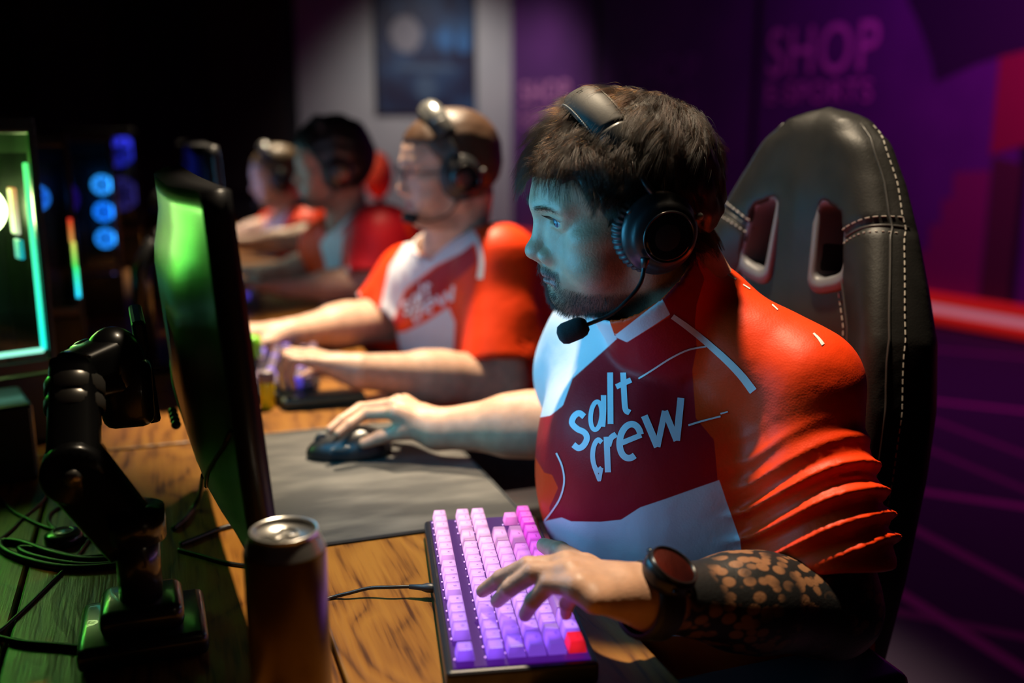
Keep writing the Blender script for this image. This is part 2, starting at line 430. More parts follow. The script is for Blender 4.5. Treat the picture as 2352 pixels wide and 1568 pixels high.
# joints between mural panels
for s in (1.45, -0.62, 3.3):
    part('panel_joint', join(quad(onwall(s-0.03, 0.0, 0.004), onwall(s-0.03, CEIL, 0.004), onwall(s+0.03, CEIL, 0.004), onwall(s+0.03, 0, 0.004))), mat('joint_black', (0.012, 0.006, 0.016), 0.8), wr_)
def wall_shape(name, pts, m, out=0.003):
    V = np.array([onwall(s, z, out) for s, z in pts]); return part(name, (V, [tuple(range(len(V)))]), m, wr_)
dk = mat('mural_dark_purple', (0.024, 0.007, 0.040), 0.8)
arc = [(0.23, 1.97), (0.16, 1.86), (0.09, 1.73), (0.03, 1.60), (-0.01, 1.47)]
wall_shape('mural_dark_shape', [(-0.75, 3.05), (0.23, 3.05)]+[(0.26, 2.3)]+arc+[(-0.28, 1.57), (-0.55, 1.63), (-0.75, 1.66)], dk)
mr_ = mat('mural_red', (0.34, 0.018, 0.045), 0.8); mb_ = mat('mural_brown', (0.09, 0.030, 0.030), 0.8); mm_ = mat('mural_magenta', (0.26, 0.02, 0.11), 0.8)
wall_shape('mural_red_stripe', [(-0.41, 1.60), (-0.75, 1.66), (-0.75, 1.15), (-0.41, 1.05)], mr_, 0.005)
wall_shape('mural_magenta_block', [(-0.19, 0.94), (-0.42, 0.96), (-0.42, 0.12), (0.0, 0.12), (0.0, 0.45), (-0.06, 0.45), (-0.06, 0.62), (-0.13, 0.62), (-0.13, 0.78), (-0.19, 0.78)], mm_, 0.004)
wall_shape('mural_brown_block', [(-0.43, 1.04), (-0.61, 1.0), (-0.61, 0.10), (-0.43, 0.12)], mb_, 0.006)
def wall_text(txt, s0, s1, z0, z1, m, bold=0.0):
    V, F = text_mesh(txt, 1.0, 6, 1.1); mn, mx = V.min(0), V.max(0)
    u = (V[:, 0]-mn[0])/(mx[0]-mn[0]); v = (V[:, 1]-mn[1])/(mx[1]-mn[1])
    P = np.array([onwall(s0+(s1-s0)*a, z0+(z1-z0)*b, 0.008) for a, b in zip(u, v)])
    return part('lettering', (P, F), m, wr_)
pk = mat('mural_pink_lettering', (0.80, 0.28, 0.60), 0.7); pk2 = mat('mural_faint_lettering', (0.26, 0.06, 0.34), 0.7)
wall_text('SHOP', 1.33, 0.41, 1.56, 1.88, pk); wall_text('E-SPORTS', 1.33, 0.44, 1.37, 1.51, pk)
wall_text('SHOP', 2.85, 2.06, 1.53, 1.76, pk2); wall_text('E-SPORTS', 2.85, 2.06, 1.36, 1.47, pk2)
wall_text('SHOP', 4.48, 3.70, 1.43, 1.62, pk); wall_text('E-SPORTS', 4.48, 3.70, 1.20, 1.36, pk)
# red light strip along the foot of the mural wall
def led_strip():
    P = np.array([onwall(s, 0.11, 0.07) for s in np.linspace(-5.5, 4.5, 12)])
    t = thing('light_strip', 'red light strip with pale core and modelled wall glow along the foot of the mural wall', 'light strip', onwall(-0.5, 0.06, 0.03))
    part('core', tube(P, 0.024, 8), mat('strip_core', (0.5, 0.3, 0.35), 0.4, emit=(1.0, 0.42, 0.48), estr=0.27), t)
    part('lower_wall_glow', tube(P-np.array([0, 0, 0.056])+WN*-0.005, 0.036, 8), mat('strip_wall_glow', (0.6, 0.02, 0.01), 0.4, emit=(1.0, 0.022, 0.016), estr=0.22), t)  # emissive tubes above and below the core imitate red light on the wall
    part('upper_wall_glow', tube(P+np.array([0, 0, 0.062])-WN*0.005, 0.040, 8), mat('strip_wall_glow'), t)
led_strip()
# poster on the grey wall
po = thing('poster', 'dark navy poster with a pale blot and blue glow on the grey end wall', 'poster', (2.53, 9.58, 1.33))
pm = mat('poster_print', (0.01, 0.015, 0.05), 0.5); N_, L_, b_ = nt(pm)
tc_ = node(pm, 'ShaderNodeTexCoord'); nz_ = node(pm, 'ShaderNodeTexNoise'); nz_.inputs['Scale'].default_value = 3.2; nz_.inputs['Detail'].default_value = 3
L_.new(tc_.outputs['Object'], nz_.inputs['Vector']); cr_ = node(pm, 'ShaderNodeValToRGB'); e_ = cr_.color_ramp.elements
e_[0].position = 0.42; e_[0].color = (0.010, 0.014, 0.045, 1); e_[1].position = 0.72; e_[1].color = (0.03, 0.09, 0.20, 1)
L_.new(nz_.outputs['Fac'], cr_.inputs[0]); L_.new(cr_.outputs[0], b_.inputs['Base Color'])
part('sheet', rbox((2.53, 9.588, 2.03), (0.95, 0.012, 1.40)), pm, po)
part('frame', join(*[rbox((2.53, 9.585, z), (0.99, 0.024, 0.02)) for z in (1.33, 2.73)], *[rbox((x, 9.585, 2.03), (0.02, 0.024, 1.38)) for x in (2.045, 3.015)]), mat('black_trim'), po)
def blob(cx, cz, rx, rz, n=18, w=0.15, s=0):
    r = np.random.default_rng(s); a = np.linspace(0, 2*np.pi, n, endpoint=False); k = 1+w*r.normal(size=n)
    return np.array([(cx+rx*k[i]*np.cos(a[i]), 9.578, cz+rz*k[i]*np.sin(a[i])) for i in range(n)]), [tuple(range(n))]
part('pale_print', blob(2.33, 2.05, 0.15, 0.17, n=36, w=0.05, s=11), mat('poster_pale', (0.20, 0.19, 0.22), 0.6), po)
part('blue_print', join(blob(2.72, 2.02, 0.09, 0.10, n=30, w=0.04, s=2), blob(2.90, 2.00, 0.07, 0.11, n=30, w=0.04, s=3)), mat('poster_blue', (0.03, 0.12, 0.30), 0.6), po)
part('title_print', join(blob(2.52, 1.75, 0.32, 0.035, n=40, w=0.03, s=5), blob(2.52, 1.56, 0.10, 0.12, n=30, w=0.04, s=4)), mat('poster_title', (0.05, 0.09, 0.16), 0.6), po)
# ------------------------------------------------------------------ desks
def wood(name, tint=0.58):
    m = mat(name, (0.3, 0.13, 0.03), 0.38, spec=0.45); N, L, b = nt(m)
    tc = node(m, 'ShaderNodeTexCoord'); oi = node(m, 'ShaderNodeObjectInfo')
    ad = node(m, 'ShaderNodeVectorMath', operation='MULTIPLY_ADD'); ad.inputs[1].default_value = (1, 1, 1)
    L.new(tc.outputs['Object'], ad.inputs[0]); rv = node(m, 'ShaderNodeCombineXYZ'); L.new(oi.outputs['Random'], rv.inputs[0]); L.new(oi.outputs['Random'], rv.inputs[1]); L.new(rv.outputs[0], ad.inputs[2])
    n1 = node(m, 'ShaderNodeTexNoise'); n1.inputs['Scale'].default_value = 3.2; n1.inputs['Detail'].default_value = 2
    mp = node(m, 'ShaderNodeMapping'); mp.inputs['Scale'].default_value = (2.4, 1.1, 1); L.new(ad.outputs[0], mp.inputs[0]); L.new(mp.outputs[0], n1.inputs['Vector'])
    rg = node(m, 'ShaderNodeMath', operation='MULTIPLY'); rg.inputs[1].default_value = 15; L.new(n1.outputs['Fac'], rg.inputs[0])
    sx = node(m, 'ShaderNodeSeparateXYZ'); L.new(ad.outputs[0], sx.inputs[0])
    xm = node(m, 'ShaderNodeMath', operation='MULTIPLY_ADD'); xm.inputs[1].default_value = 62; L.new(sx.outputs['X'], xm.inputs[0]); L.new(rg.outputs[0], xm.inputs[2])
    fr = node(m, 'ShaderNodeMath', operation='PINGPONG'); fr.inputs[1].default_value = 1.0; L.new(xm.outputs[0], fr.inputs[0])
    n2 = node(m, 'ShaderNodeTexNoise'); n2.inputs['Scale'].default_value = 60; n2.inputs['Detail'].default_value = 4
    m2 = node(m, 'ShaderNodeMapping'); m2.inputs['Scale'].default_value = (4, 0.22, 1); L.new(ad.outputs[0], m2.inputs[0]); L.new(m2.outputs[0], n2.inputs['Vector'])
    n3 = node(m, 'ShaderNodeTexNoise'); n3.inputs['Scale'].default_value = 7; n3.inputs['Detail'].default_value = 3; L.new(ad.outputs[0], n3.inputs['Vector'])
    cr = node(m, 'ShaderNodeValToRGB'); e = cr.color_ramp.elements
    e[0].position = 0.10; e[0].color = (0.10*tint, 0.028*tint, 0.004*tint, 1); e[1].position = 0.50; e[1].color = (0.36*tint, 0.135*tint, 0.018*tint, 1)
    q = e.new(1.0); q.color = (0.46*tint, 0.19*tint, 0.026*tint, 1)
    ma = node(m, 'ShaderNodeMath', operation='MULTIPLY_ADD'); ma.inputs[1].default_value = 1.35; L.new(n2.outputs['Fac'], ma.inputs[0])
    mb = node(m, 'ShaderNodeMath', operation='MULTIPLY_ADD'); mb.inputs[1].default_value = 0.70; mb.inputs[2].default_value = -0.28; L.new(fr.outputs[0], mb.inputs[0]); L.new(mb.outputs[0], ma.inputs[2])
    mc = node(m, 'ShaderNodeMath', operation='MULTIPLY_ADD'); mc.inputs[1].default_value = 0.9; L.new(n3.outputs['Fac'], mc.inputs[0]); L.new(ma.outputs[0], mc.inputs[2])
    md = node(m, 'ShaderNodeMath', operation='SUBTRACT'); md.inputs[1].default_value = 0.56; L.new(mc.outputs[0], md.inputs[0])
    L.new(md.outputs[0], cr.inputs[0]); L.new(cr.outputs[0], b.inputs['Base Color'])
    bp = node(m, 'ShaderNodeBump'); bp.inputs['Strength'].default_value = 0.3; bp.inputs['Distance'].default_value = 0.0015; L.new(md.outputs[0], bp.inputs['Height']); L.new(bp.outputs[0], b.inputs['Normal'])
    return m
WOOD = wood('desk_wood'); STEEL = mat('black_steel', (0.012, 0.012, 0.013), 0.4, 0.6)
for i, (y0, y1) in enumerate(((-0.05, 1.574), (1.584, 3.08), (3.09, 4.58), (4.59, 6.08))):
    d = thing('desk', ('brown plank desk of the nearest player, carrying the lit keyboard and black mat', 'brown plank desk of the second player, with the yellow-labelled jar', 'brown plank desk of the third player', 'brown plank desk at the far end of the row')[i], 'desk', (0.0, (y0+y1)/2, 0), 0, 'plank desks in the player row')
    for x0, x1 in ((-0.52, -0.166), (-0.163, 0.128), (0.131, 0.412)):
        part('plank', rbox(((x0+x1)/2, (y0+y1)/2, DZ-0.019), (x1-x0, y1-y0, 0.038), 0.003), WOOD, d)
    for x in (-0.44, 0.33): part('rail', rbox((x, (y0+y1)/2, DZ-0.07), (0.03, y1-y0-0.1, 0.06)), STEEL, d)
    for x in (-0.45, 0.34):
        for y in (y0+0.07, y1-0.07): part('leg', rbox((x, y, (DZ-0.04)/2), (0.05, 0.05, DZ-0.04), 0.004), STEEL, d)
# ------------------------------------------------------------------ people
def head_matrix(yaw, pitch, roll, zs=1.0, s=1.0):
    a, b, c = map(math.radians, (yaw, pitch, roll))
    R = rotz(a)@rotx(b)@roty(c)@np.diag([-1.0, 1.0, 1.0])      # columns: his left, forward, up
    return R, np.array([s, s, s*zs])
class Head:
    def __init__(s, t, yaw, pitch, roll, zs=1.0, sc=1.0):
        s.t = np.asarray(t, float); s.R, s.s = head_matrix(yaw, pitch, roll, zs, sc)
    def w(s, p): return s.t+(np.asarray(p, float)/1000*s.s)@s.R.T
    def d(s, v): return np.asarray(v, float)@s.R.T
    def loc(s, P): return ((P-s.t)@s.R)/s.s*1000
    def ell(s, c, r, tilt=None):
        R = s.R if tilt is None else s.R@tilt
        return f_ell(s.w(c), np.asarray(r, float)/1000*s.s, R)
    def rc(s, a, b, r1, r2): return f_rc(s.w(a), s.w(b), r1/1000*s.s[0], r2/1000*s.s[0])
def sculpt_head(S, H, chub=1.0, detail=True):
    k = 0.012
    S.u(H.ell((0, -6, 40), (75, 92, 88)), k)
    S.u(H.ell((0, 42, 40), (64, 56, 58)), 0.02)
    S.u(H.ell((0, 44, -20), (59, 47, 72)), 0.02)
    for x in (-1, 1):
        S.u(H.rc((x*50, 2, -55), (x*16, 74, -90), 19, 16), 0.022)
        S.u(H.rc((x*57, 2, -10), (x*52, 2, -55), 14, 18), 0.02)
        S.u(H.ell((x*42, 56, -42), (26*chub, 29, 34)), 0.02)
        S.u(H.ell((x*53, 45, -5), (17, 31, 15)), 0.018)
    S.u(H.ell((0, 75.5, -91), (25, 17, 16)), 0.016)
    S.u(H.ell((0, 36, -89), (47*chub, 46, 25)), 0.022)
    for x in (-1, 1):
        S.u(H.rc((x*7, 93, 28), (x*43, 79, 31), 9.5, 9), 0.013)
        S.cut(H.ell((x*33, 100, 14), (17.5, 16, 10.5)), 0.012)
        S.u(H.rc((x*10, 80, 8), (x*15, 86, -28), 9.5, 10), 0.014)
    S.u(H.rc((0, 90, 23), (0, 101, -20), 8.0, 9.5), 0.010)
    S.u(H.ell((0, 105.5, -27), (12.5, 12, 11)), 0.008)
    S.u(H.rc((0, 102, -35), (0, 94, -43), 6, 6), 0.006)
    for x in (-1, 1):
        S.cut(H.rc((x*19, 80, -22), (x*27, 86, -43), 3.0, 2.4), 0.010)
        S.u(H.ell((x*15.5, 93.5, -31.5), (9.0, 13.5, 10)), 0.0035)
        S.cut(H.ell((x*8.5, 100, -42), (4.5, 8, 5.5)), 0.003)
    S.u(H.ell((0, 75, -60), (34, 23, 28)), 0.018)
    for x in (-1, 1):
        S.u(H.rc((x*3, 96.5, -57), (x*22, 85, -62), 5.6, 3.2), 0.006)
        S.u(H.rc((0, 94.5, -70), (x*19, 84, -66), 7.0, 3.4), 0.005)
    S.cut(H.ell((0, 101, -63.2), (25, 13, 1.4)), 0.003)
    S.cut(H.rc((-11, 99.5, -79), (11, 99.5, -79), 5, 5), 0.010)
    if detail:
        for x in (-1, 1):
            S.u(f_ell(H.w((x*32, 76.5, 14.5)), np.array([16, 14, 14])/1000*H.s, H.R), 0.005)
            S.cut(H.ell((x*32.5, 93, 13.6), (13.2, 14, 5.3), roty(x*0.12)), 0.0018)
            S.u(H.rc((x*20, 89.8, 20.0), (x*45, 80.5, 19.2), 2.3, 2.6), 0.004)
            S.u(H.rc((x*22, 89.0, 7.6), (x*43, 81.5, 9.0), 1.6, 1.6), 0.004)
    for x in (-1, 1):
        S.u(H.ell((x*76, -8, -2), (9, 19, 31), rotz(-x*0.3)), 0.008)
def sculpt_hand(S, wrist, fingers, thumb, sc=1.0):
    w = np.asarray(wrist, float)
    for i, f in enumerate(fingers):
        r = 0.0130*sc*(0.92 if i == 3 else 1.0)
        S.u(f_rc(w+(f[0]-w)*0.12, f[0], 0.0185*sc, r), 0.012)
    S.u(f_rc(w+(thumb[0]-w)*0.3, thumb[1], 0.016*sc, 0.0125*sc), 0.014)
    for i, f in enumerate(fingers):
        q = (0.97, 1.0, 0.95, 0.84)[i]*sc
        R = np.array([0.0104, 0.0092, 0.0080, 0.0066])*q
        for a in range(3): S.u(f_rc(f[a], f[a+1], R[a], R[a+1]), 0.0045 if a == 0 else 0.0025)
    S.u(f_rc(thumb[1], thumb[2], 0.0122*sc, 0.0105*sc), 0.008)
    S.u(f_rc(thumb[2], thumb[3], 0.0108*sc, 0.0078*sc), 0.003)
def rest_hand(wrist, dirv, up, thumb_side, drop=0.03, sc=1.0, spread=1.0):
    d = np.asarray(dirv, float)/np.linalg.norm(dirv); u = np.asarray(up, float); s = np.cross(d, u); s /= np.linalg.norm(s); u = np.cross(s, d)
    s = s*thumb_side; w = np.asarray(wrist, float); out = []
    for i in range(4):
        o = (0.030, 0.010, -0.010, -0.029)[i]*sc; L = (0.088, 0.092, 0.087, 0.078)[i]*sc; l = (0.94, 1.0, 0.95, 0.78)[i]*sc
        m = w+d*L+s*o+u*0.012
        p = m+d*0.038*l+s*o*0.2*spread+u*0.004; q = p+d*0.020*l-u*0.016*l; t = q+d*0.010*l-u*0.020*l
        out.append([m, p, q, t])
    th = [w+d*0.02*sc+s*0.025*sc, w+d*0.058*sc+s*0.042*sc-u*0.006, w+d*0.086*sc+s*0.048*sc-u*0.014, w+d*0.108*sc+s*0.044*sc-u*0.022]
    return out, th
def hair_zone(q, rec=0.0):
    x, y, z = np.abs(q[:, 0]), q[:, 1], q[:, 2]
    a = z > 64+rec*0.5-0.0*x
    b = (z > 12) & (y < 40+(z-12)*0.55-rec)
    c = (z > -26) & (y < 18)
    d = (z > -55) & (y < -28)
    return (a | b | c | d)
def scatter(V, F, mask, n):
    F = np.asarray(F); f = F[mask[F].all(1)]
    a = np.linalg.norm(np.cross(V[f[:, 2]]-V[f[:, 0]], V[f[:, 3]]-V[f[:, 1]]), axis=1); c = np.cumsum(a)
    i = np.searchsorted(c, rng.uniform(0, c[-1], n)); u, w = rng.uniform(size=(2, n, 1))
    q = V[f[i]]; P = (q[:, 0]*(1-u)+q[:, 1]*u)*(1-w)+(q[:, 3]*(1-u)+q[:, 2]*u)*w
    N = np.cross(q[:, 2]-q[:, 0], q[:, 3]-q[:, 1]); N /= np.linalg.norm(N, axis=1)[:, None]+1e-12
    return P, N
def grow(P, N, flow, length, k=7, lift=0.9, curl=0.25, seed=0, clump=40.0, grav=0.0):
    # strands leave the skin along N, then bend over into flow; clump noise bends neighbours alike
    r = np.random.default_rng(seed); n = len(P); out = [P]; p = P.copy()
    ph = np.stack([wave_noise(P, clump, seed+i) for i in range(3)], -1)
    L = np.asarray(length).reshape(-1, 1)/(k-1); jit = r.normal(size=(n, 3))*0.18
    for i in range(k-1):
        t = i/(k-2)
        d = N*lift*(1-t)**1.5+flow*(0.35+0.9*t)+ph*curl*(0.6+2.4*t)+jit*(0.4+t)
        d[:, 2] -= grav*t*t
        d /= np.linalg.norm(d, axis=1)[:, None]+1e-9
        # keep strands outside the scalp
        inn = (d*N).sum(1)[:, None]; d = d-N*np.minimum(inn+0.12, 0)
        p = p+d*L; out.append(p.copy())
    return np.stack(out, 1)

def skin_mat(name, base, tat=False):
    m = mat(name, base, 0.46, spec=0.4)
    N, L, b = nt(m)
    at = node(m, 'ShaderNodeAttribute', attribute_name='tone')
    tc = node(m, 'ShaderNodeTexCoord'); nz = node(m, 'ShaderNodeTexNoise'); nz.inputs['Scale'].default_value = 55; nz.inputs['Detail'].default_value = 5
    L.new(tc.outputs['Object'], nz.inputs['Vector'])
    mr = node(m, 'ShaderNodeMapRange'); mr.inputs['From Min'].default_value = 0.3; mr.inputs['From Max'].default_value = 0.7
    mr.inputs['To Min'].default_value = 0.82; mr.inputs['To Max'].default_value = 1.12
    L.new(nz.outputs['Fac'], mr.inputs['Value'])
    mx = node(m, 'ShaderNodeVectorMath', operation='SCALE'); L.new(at.outputs['Color'], mx.inputs[0]); L.new(mr.outputs[0], mx.inputs['Scale'])
    last = mx.outputs[0]
    if tat:
        ta = node(m, 'ShaderNodeAttribute', attribute_name='tattoo')
        vo = node(m, 'ShaderNodeTexVoronoi'); vo.inputs['Scale'].default_value = 92; vo.feature = 'F1'; vo.inputs['Randomness'].default_value = 1.0
        mp = node(m, 'ShaderNodeMapping'); mp.inputs['Rotation'].default_value = (0.3, 0.2, 0.6); mp.inputs['Scale'].default_value = (0.75, 1.15, 1.0)
        L.new(tc.outputs['Object'], mp.inputs[0]); L.new(mp.outputs[0], vo.inputs['Vector'])
        cr = node(m, 'ShaderNodeValToRGB'); e = cr.color_ramp.elements
        e[0].position = 0.46; e[0].color = (1, 1, 1, 1); e[1].position = 0.56; e[1].color = (0, 0, 0, 1)
        L.new(vo.outputs['Distance'], cr.inputs[0])
        n2 = node(m, 'ShaderNodeTexNoise'); n2.inputs['Scale'].default_value = 17; n2.inputs['Detail'].default_value = 2; L.new(tc.outputs['Object'], n2.inputs['Vector'])
        c2 = node(m, 'ShaderNodeValToRGB'); c2.color_ramp.elements[0].position = 0.45; c2.color_ramp.elements[1].position = 0.55
        c2.color_ramp.elements[0].color = (0, 0, 0, 1); c2.color_ramp.elements[1].color = (1, 1, 1, 1)
        L.new(n2.outputs['Fac'], c2.inputs[0])
        ml = node(m, 'ShaderNodeMath', operation='MULTIPLY'); L.new(cr.outputs[0], ml.inputs[0]); L.new(c2.outputs[0], ml.inputs[1])
        ink = node(m, 'ShaderNodeMix', data_type='RGBA'); ink.inputs[6].default_value = (0.014, 0.014, 0.015, 1); ink.inputs[7].default_value = (0.27, 0.125, 0.060, 1)
        L.new(ml.outputs[0], ink.inputs[0])
        fin = node(m, 'ShaderNodeMix', data_type='RGBA'); L.new(ta.outputs['Fac'], fin.inputs[0]); L.new(last, fin.inputs[6]); L.new(ink.outputs[2], fin.inputs[7])
        last = fin.outputs[2]
    L.new(last, b.inputs['Base Color'])
    n3 = node(m, 'ShaderNodeTexNoise'); n3.inputs['Scale'].default_value = 420; n3.inputs['Detail'].default_value = 3; L.new(tc.outputs['Object'], n3.inputs['Vector'])
    bp = node(m, 'ShaderNodeBump'); bp.inputs['Strength'].default_value = 0.35; bp.inputs['Distance'].default_value = 0.0012
    L.new(n3.outputs['Fac'], bp.inputs['Height']); L.new(bp.outputs[0], b.inputs['Normal'])
    b.inputs['Subsurface Weight'].default_value = 0.12; b.inputs['Subsurface Radius'].default_value = (0.006, 0.002, 0.001); b.inputs['Subsurface Scale'].default_value = 1.0
    return m
def shirt_mat():
    m = mat('jersey_fabric', (0.6, 0.02, 0.02), 0.50, spec=0.22)
    N, L, b = nt(m)
    def mask(nm):
        a = node(m, 'ShaderNodeAttribute', attribute_name=nm)
        r = node(m, 'ShaderNodeMapRange'); r.inputs['From Min'].default_value = -1.2; r.inputs['From Max'].default_value = 1.2
        r.inputs['To Min'].default_value = 1.0; r.inputs['To Max'].default_value = 0.0; L.new(a.outputs['Fac'], r.inputs['Value']); return r.outputs[0]
    last = None
    x = node(m, 'ShaderNodeMix', data_type='RGBA'); x.inputs[6].default_value = (0.90, 0.050, 0.004, 1); x.inputs[7].default_value = (0.40, 0.006, 0.014, 1)
    L.new(mask('crimson'), x.inputs[0])
    y = node(m, 'ShaderNodeMix', data_type='RGBA'); y.inputs[7].default_value = (0.74, 0.76, 0.80, 1)
    L.new(x.outputs[2], y.inputs[6]); L.new(mask('white'), y.inputs[0])
    L.new(y.outputs[2], b.inputs['Base Color'])
    tc = node(m, 'ShaderNodeTexCoord')
    vo = node(m, 'ShaderNodeTexVoronoi'); vo.inputs['Scale'].default_value = 420; L.new(tc.outputs['Object'], vo.inputs['Vector'])
    nz = node(m, 'ShaderNodeTexNoise'); nz.inputs['Scale'].default_value = 26; nz.inputs['Detail'].default_value = 2; L.new(tc.outputs['Object'], nz.inputs['Vector'])
    b1 = node(m, 'ShaderNodeBump'); b1.inputs['Strength'].default_value = 0.18; b1.inputs['Distance'].default_value = 0.0006; L.new(vo.outputs['Distance'], b1.inputs['Height'])
    b2 = node(m, 'ShaderNodeBump'); b2.inputs['Strength'].default_value = 0.30; b2.inputs['Distance'].default_value = 0.006; L.new(nz.outputs['Fac'], b2.inputs['Height'])
    L.new(b1.outputs[0], b2.inputs['Normal']); L.new(b2.outputs[0], b.inputs['Normal'])
    return m
def hair_mat(name, c, rough=0.45):
    m = mat(name, c, rough, spec=0.5); N, L, b = nt(m)
    hi = node(m, 'ShaderNodeHairInfo'); 
    cr = node(m, 'ShaderNodeMapRange'); cr.inputs['To Min'].default_value = 0.55; cr.inputs['To Max'].default_value = 1.6
    L.new(hi.outputs['Random'], cr.inputs['Value'])
    v = node(m, 'ShaderNodeVectorMath', operation='SCALE'); v.inputs[0].default_value = c; L.new(cr.outputs[0], v.inputs['Scale'])
    L.new(v.outputs[0], b.inputs['Base Color']); return m

def strand_mat(name, melanin, redness=0.35, rough=0.32):
    m = bpy.data.materials.new(name); m.use_nodes = True; N = m.node_tree.nodes; L = m.node_tree.links; N.clear()
    o = N.new('ShaderNodeOutputMaterial'); h = N.new('ShaderNodeBsdfHairPrincipled'); h.model = 'CHIANG'; h.parametrization = 'MELANIN'
    for k, v in (('Melanin', melanin), ('Melanin Redness', redness), ('Roughness', rough), ('Radial Roughness', 0.45), ('Coat', 0.0), ('Random Color', 0.35), ('Random Roughness', 0.2)):
        if k in h.inputs: h.inputs[k].default_value = v
    L.new(h.outputs[0], o.inputs[0]); return m

def sleeve(S, a, b, r1, r2, hem, k=0.03, thin=0.011, folds=None):
    # a tapered sleeve from shoulder a to elbow b, cut at fraction hem
    a = np.asarray(a, float); b = np.asarray(b, float); ax = b-a; Ls = np.linalg.norm(ax); ax = ax/Ls; x, y, _ = frame_of(ax)
    base, c, r = f_rc(a, b, r1, r2)
    def f(P):
        d = base(P); t = (P-a)@ax
        if folds is not None:
            q = P-a; ph = np.arctan2(q@y, q@x); d = d-folds(t/Ls, ph, P)
        return smax(d, t-hem*Ls, 0.006)
    S.u((f, c, r+0.012), k)
    def inner(P):
        t = (P-a)@ax
        return np.maximum(base(P)+thin, -(t-(hem*Ls-0.035)))
    S.cut((inner, c+ax*0.02, r+0.03), 0.002)
def collar(S, n0, n1, r, h, th=0.003, sc=1.0, vdir=None):
    n0 = np.asarray(n0, float); n1 = np.asarray(n1, float); ax = (n1-n0)/np.linalg.norm(n1-n0)
    def f(P):
        q = P-n0; t = q@ax; rho = np.linalg.norm(q-t[:, None]*ax, axis=1)
        hh = h
        d = np.abs(rho-(r-0.12*t))-th
        return smax(smax(d, t-hh, 0.004), -t-0.04, 0.004)
    S.u((f, n0+ax*h/2, r+h), 0.010)
    def hole(P):
        q = P-n0; t = q@ax; rho = np.linalg.norm(q-t[:, None]*ax, axis=1)
        return smax(rho-(r-th-0.12*t), -t-0.008, 0.01)
    S.cut((hole, n0+ax*0.05, r+0.15), 0.003)

from mathutils.kdtree import KDTree
def clumped(paths, per=16, amt=0.6, seed=0):
    n, k, _ = paths.shape; r = np.random.default_rng(seed); g = r.choice(n, max(2, n//per), replace=False)
    kd = KDTree(len(g))
    for i, j in enumerate(g): kd.insert(paths[j, 0], i)
    kd.balance(); ix = np.array([g[kd.find(p)[1]] for p in paths[:, 0]])
    t = np.linspace(0, 1, k)[None, :, None]; w = amt*t**0.8*r.uniform(0.35, 1.0, (n, 1, 1))
    return paths*(1-w)+(paths[ix]+(paths[:, :1]-paths[ix][:, :1])*0.12)*w
SKIN = skin_mat('skin', (0.5, 0.3, 0.2)); SKINT = skin_mat('tattooed_skin', (0.5, 0.3, 0.2), True)
JERSEY = shirt_mat()
TROUSER = noise_color(mat('khaki_cloth', rough=0.85), (0.10, 0.085, 0.055), (0.16, 0.135, 0.09), 60, bump=0.3)
DARKTR = noise_color(mat('dark_trouser_cloth', rough=0.85), (0.012, 0.012, 0.016), (0.03, 0.03, 0.036), 60, bump=0.3)
WHITEP = mat('white_print', (0.74, 0.78, 0.86), 0.5)
EYEW = mat('eye_white', (0.40, 0.38, 0.37), 0.25, coat=0.2); IRIS = mat('blue_iris', (0.05, 0.10, 0.16), 0.2, coat=0.3); PUPIL = mat('pupil_black', (0.004, 0.004, 0.004), 0.08)
def unit(v): v = np.asarray(v, float); return v/np.linalg.norm(v)
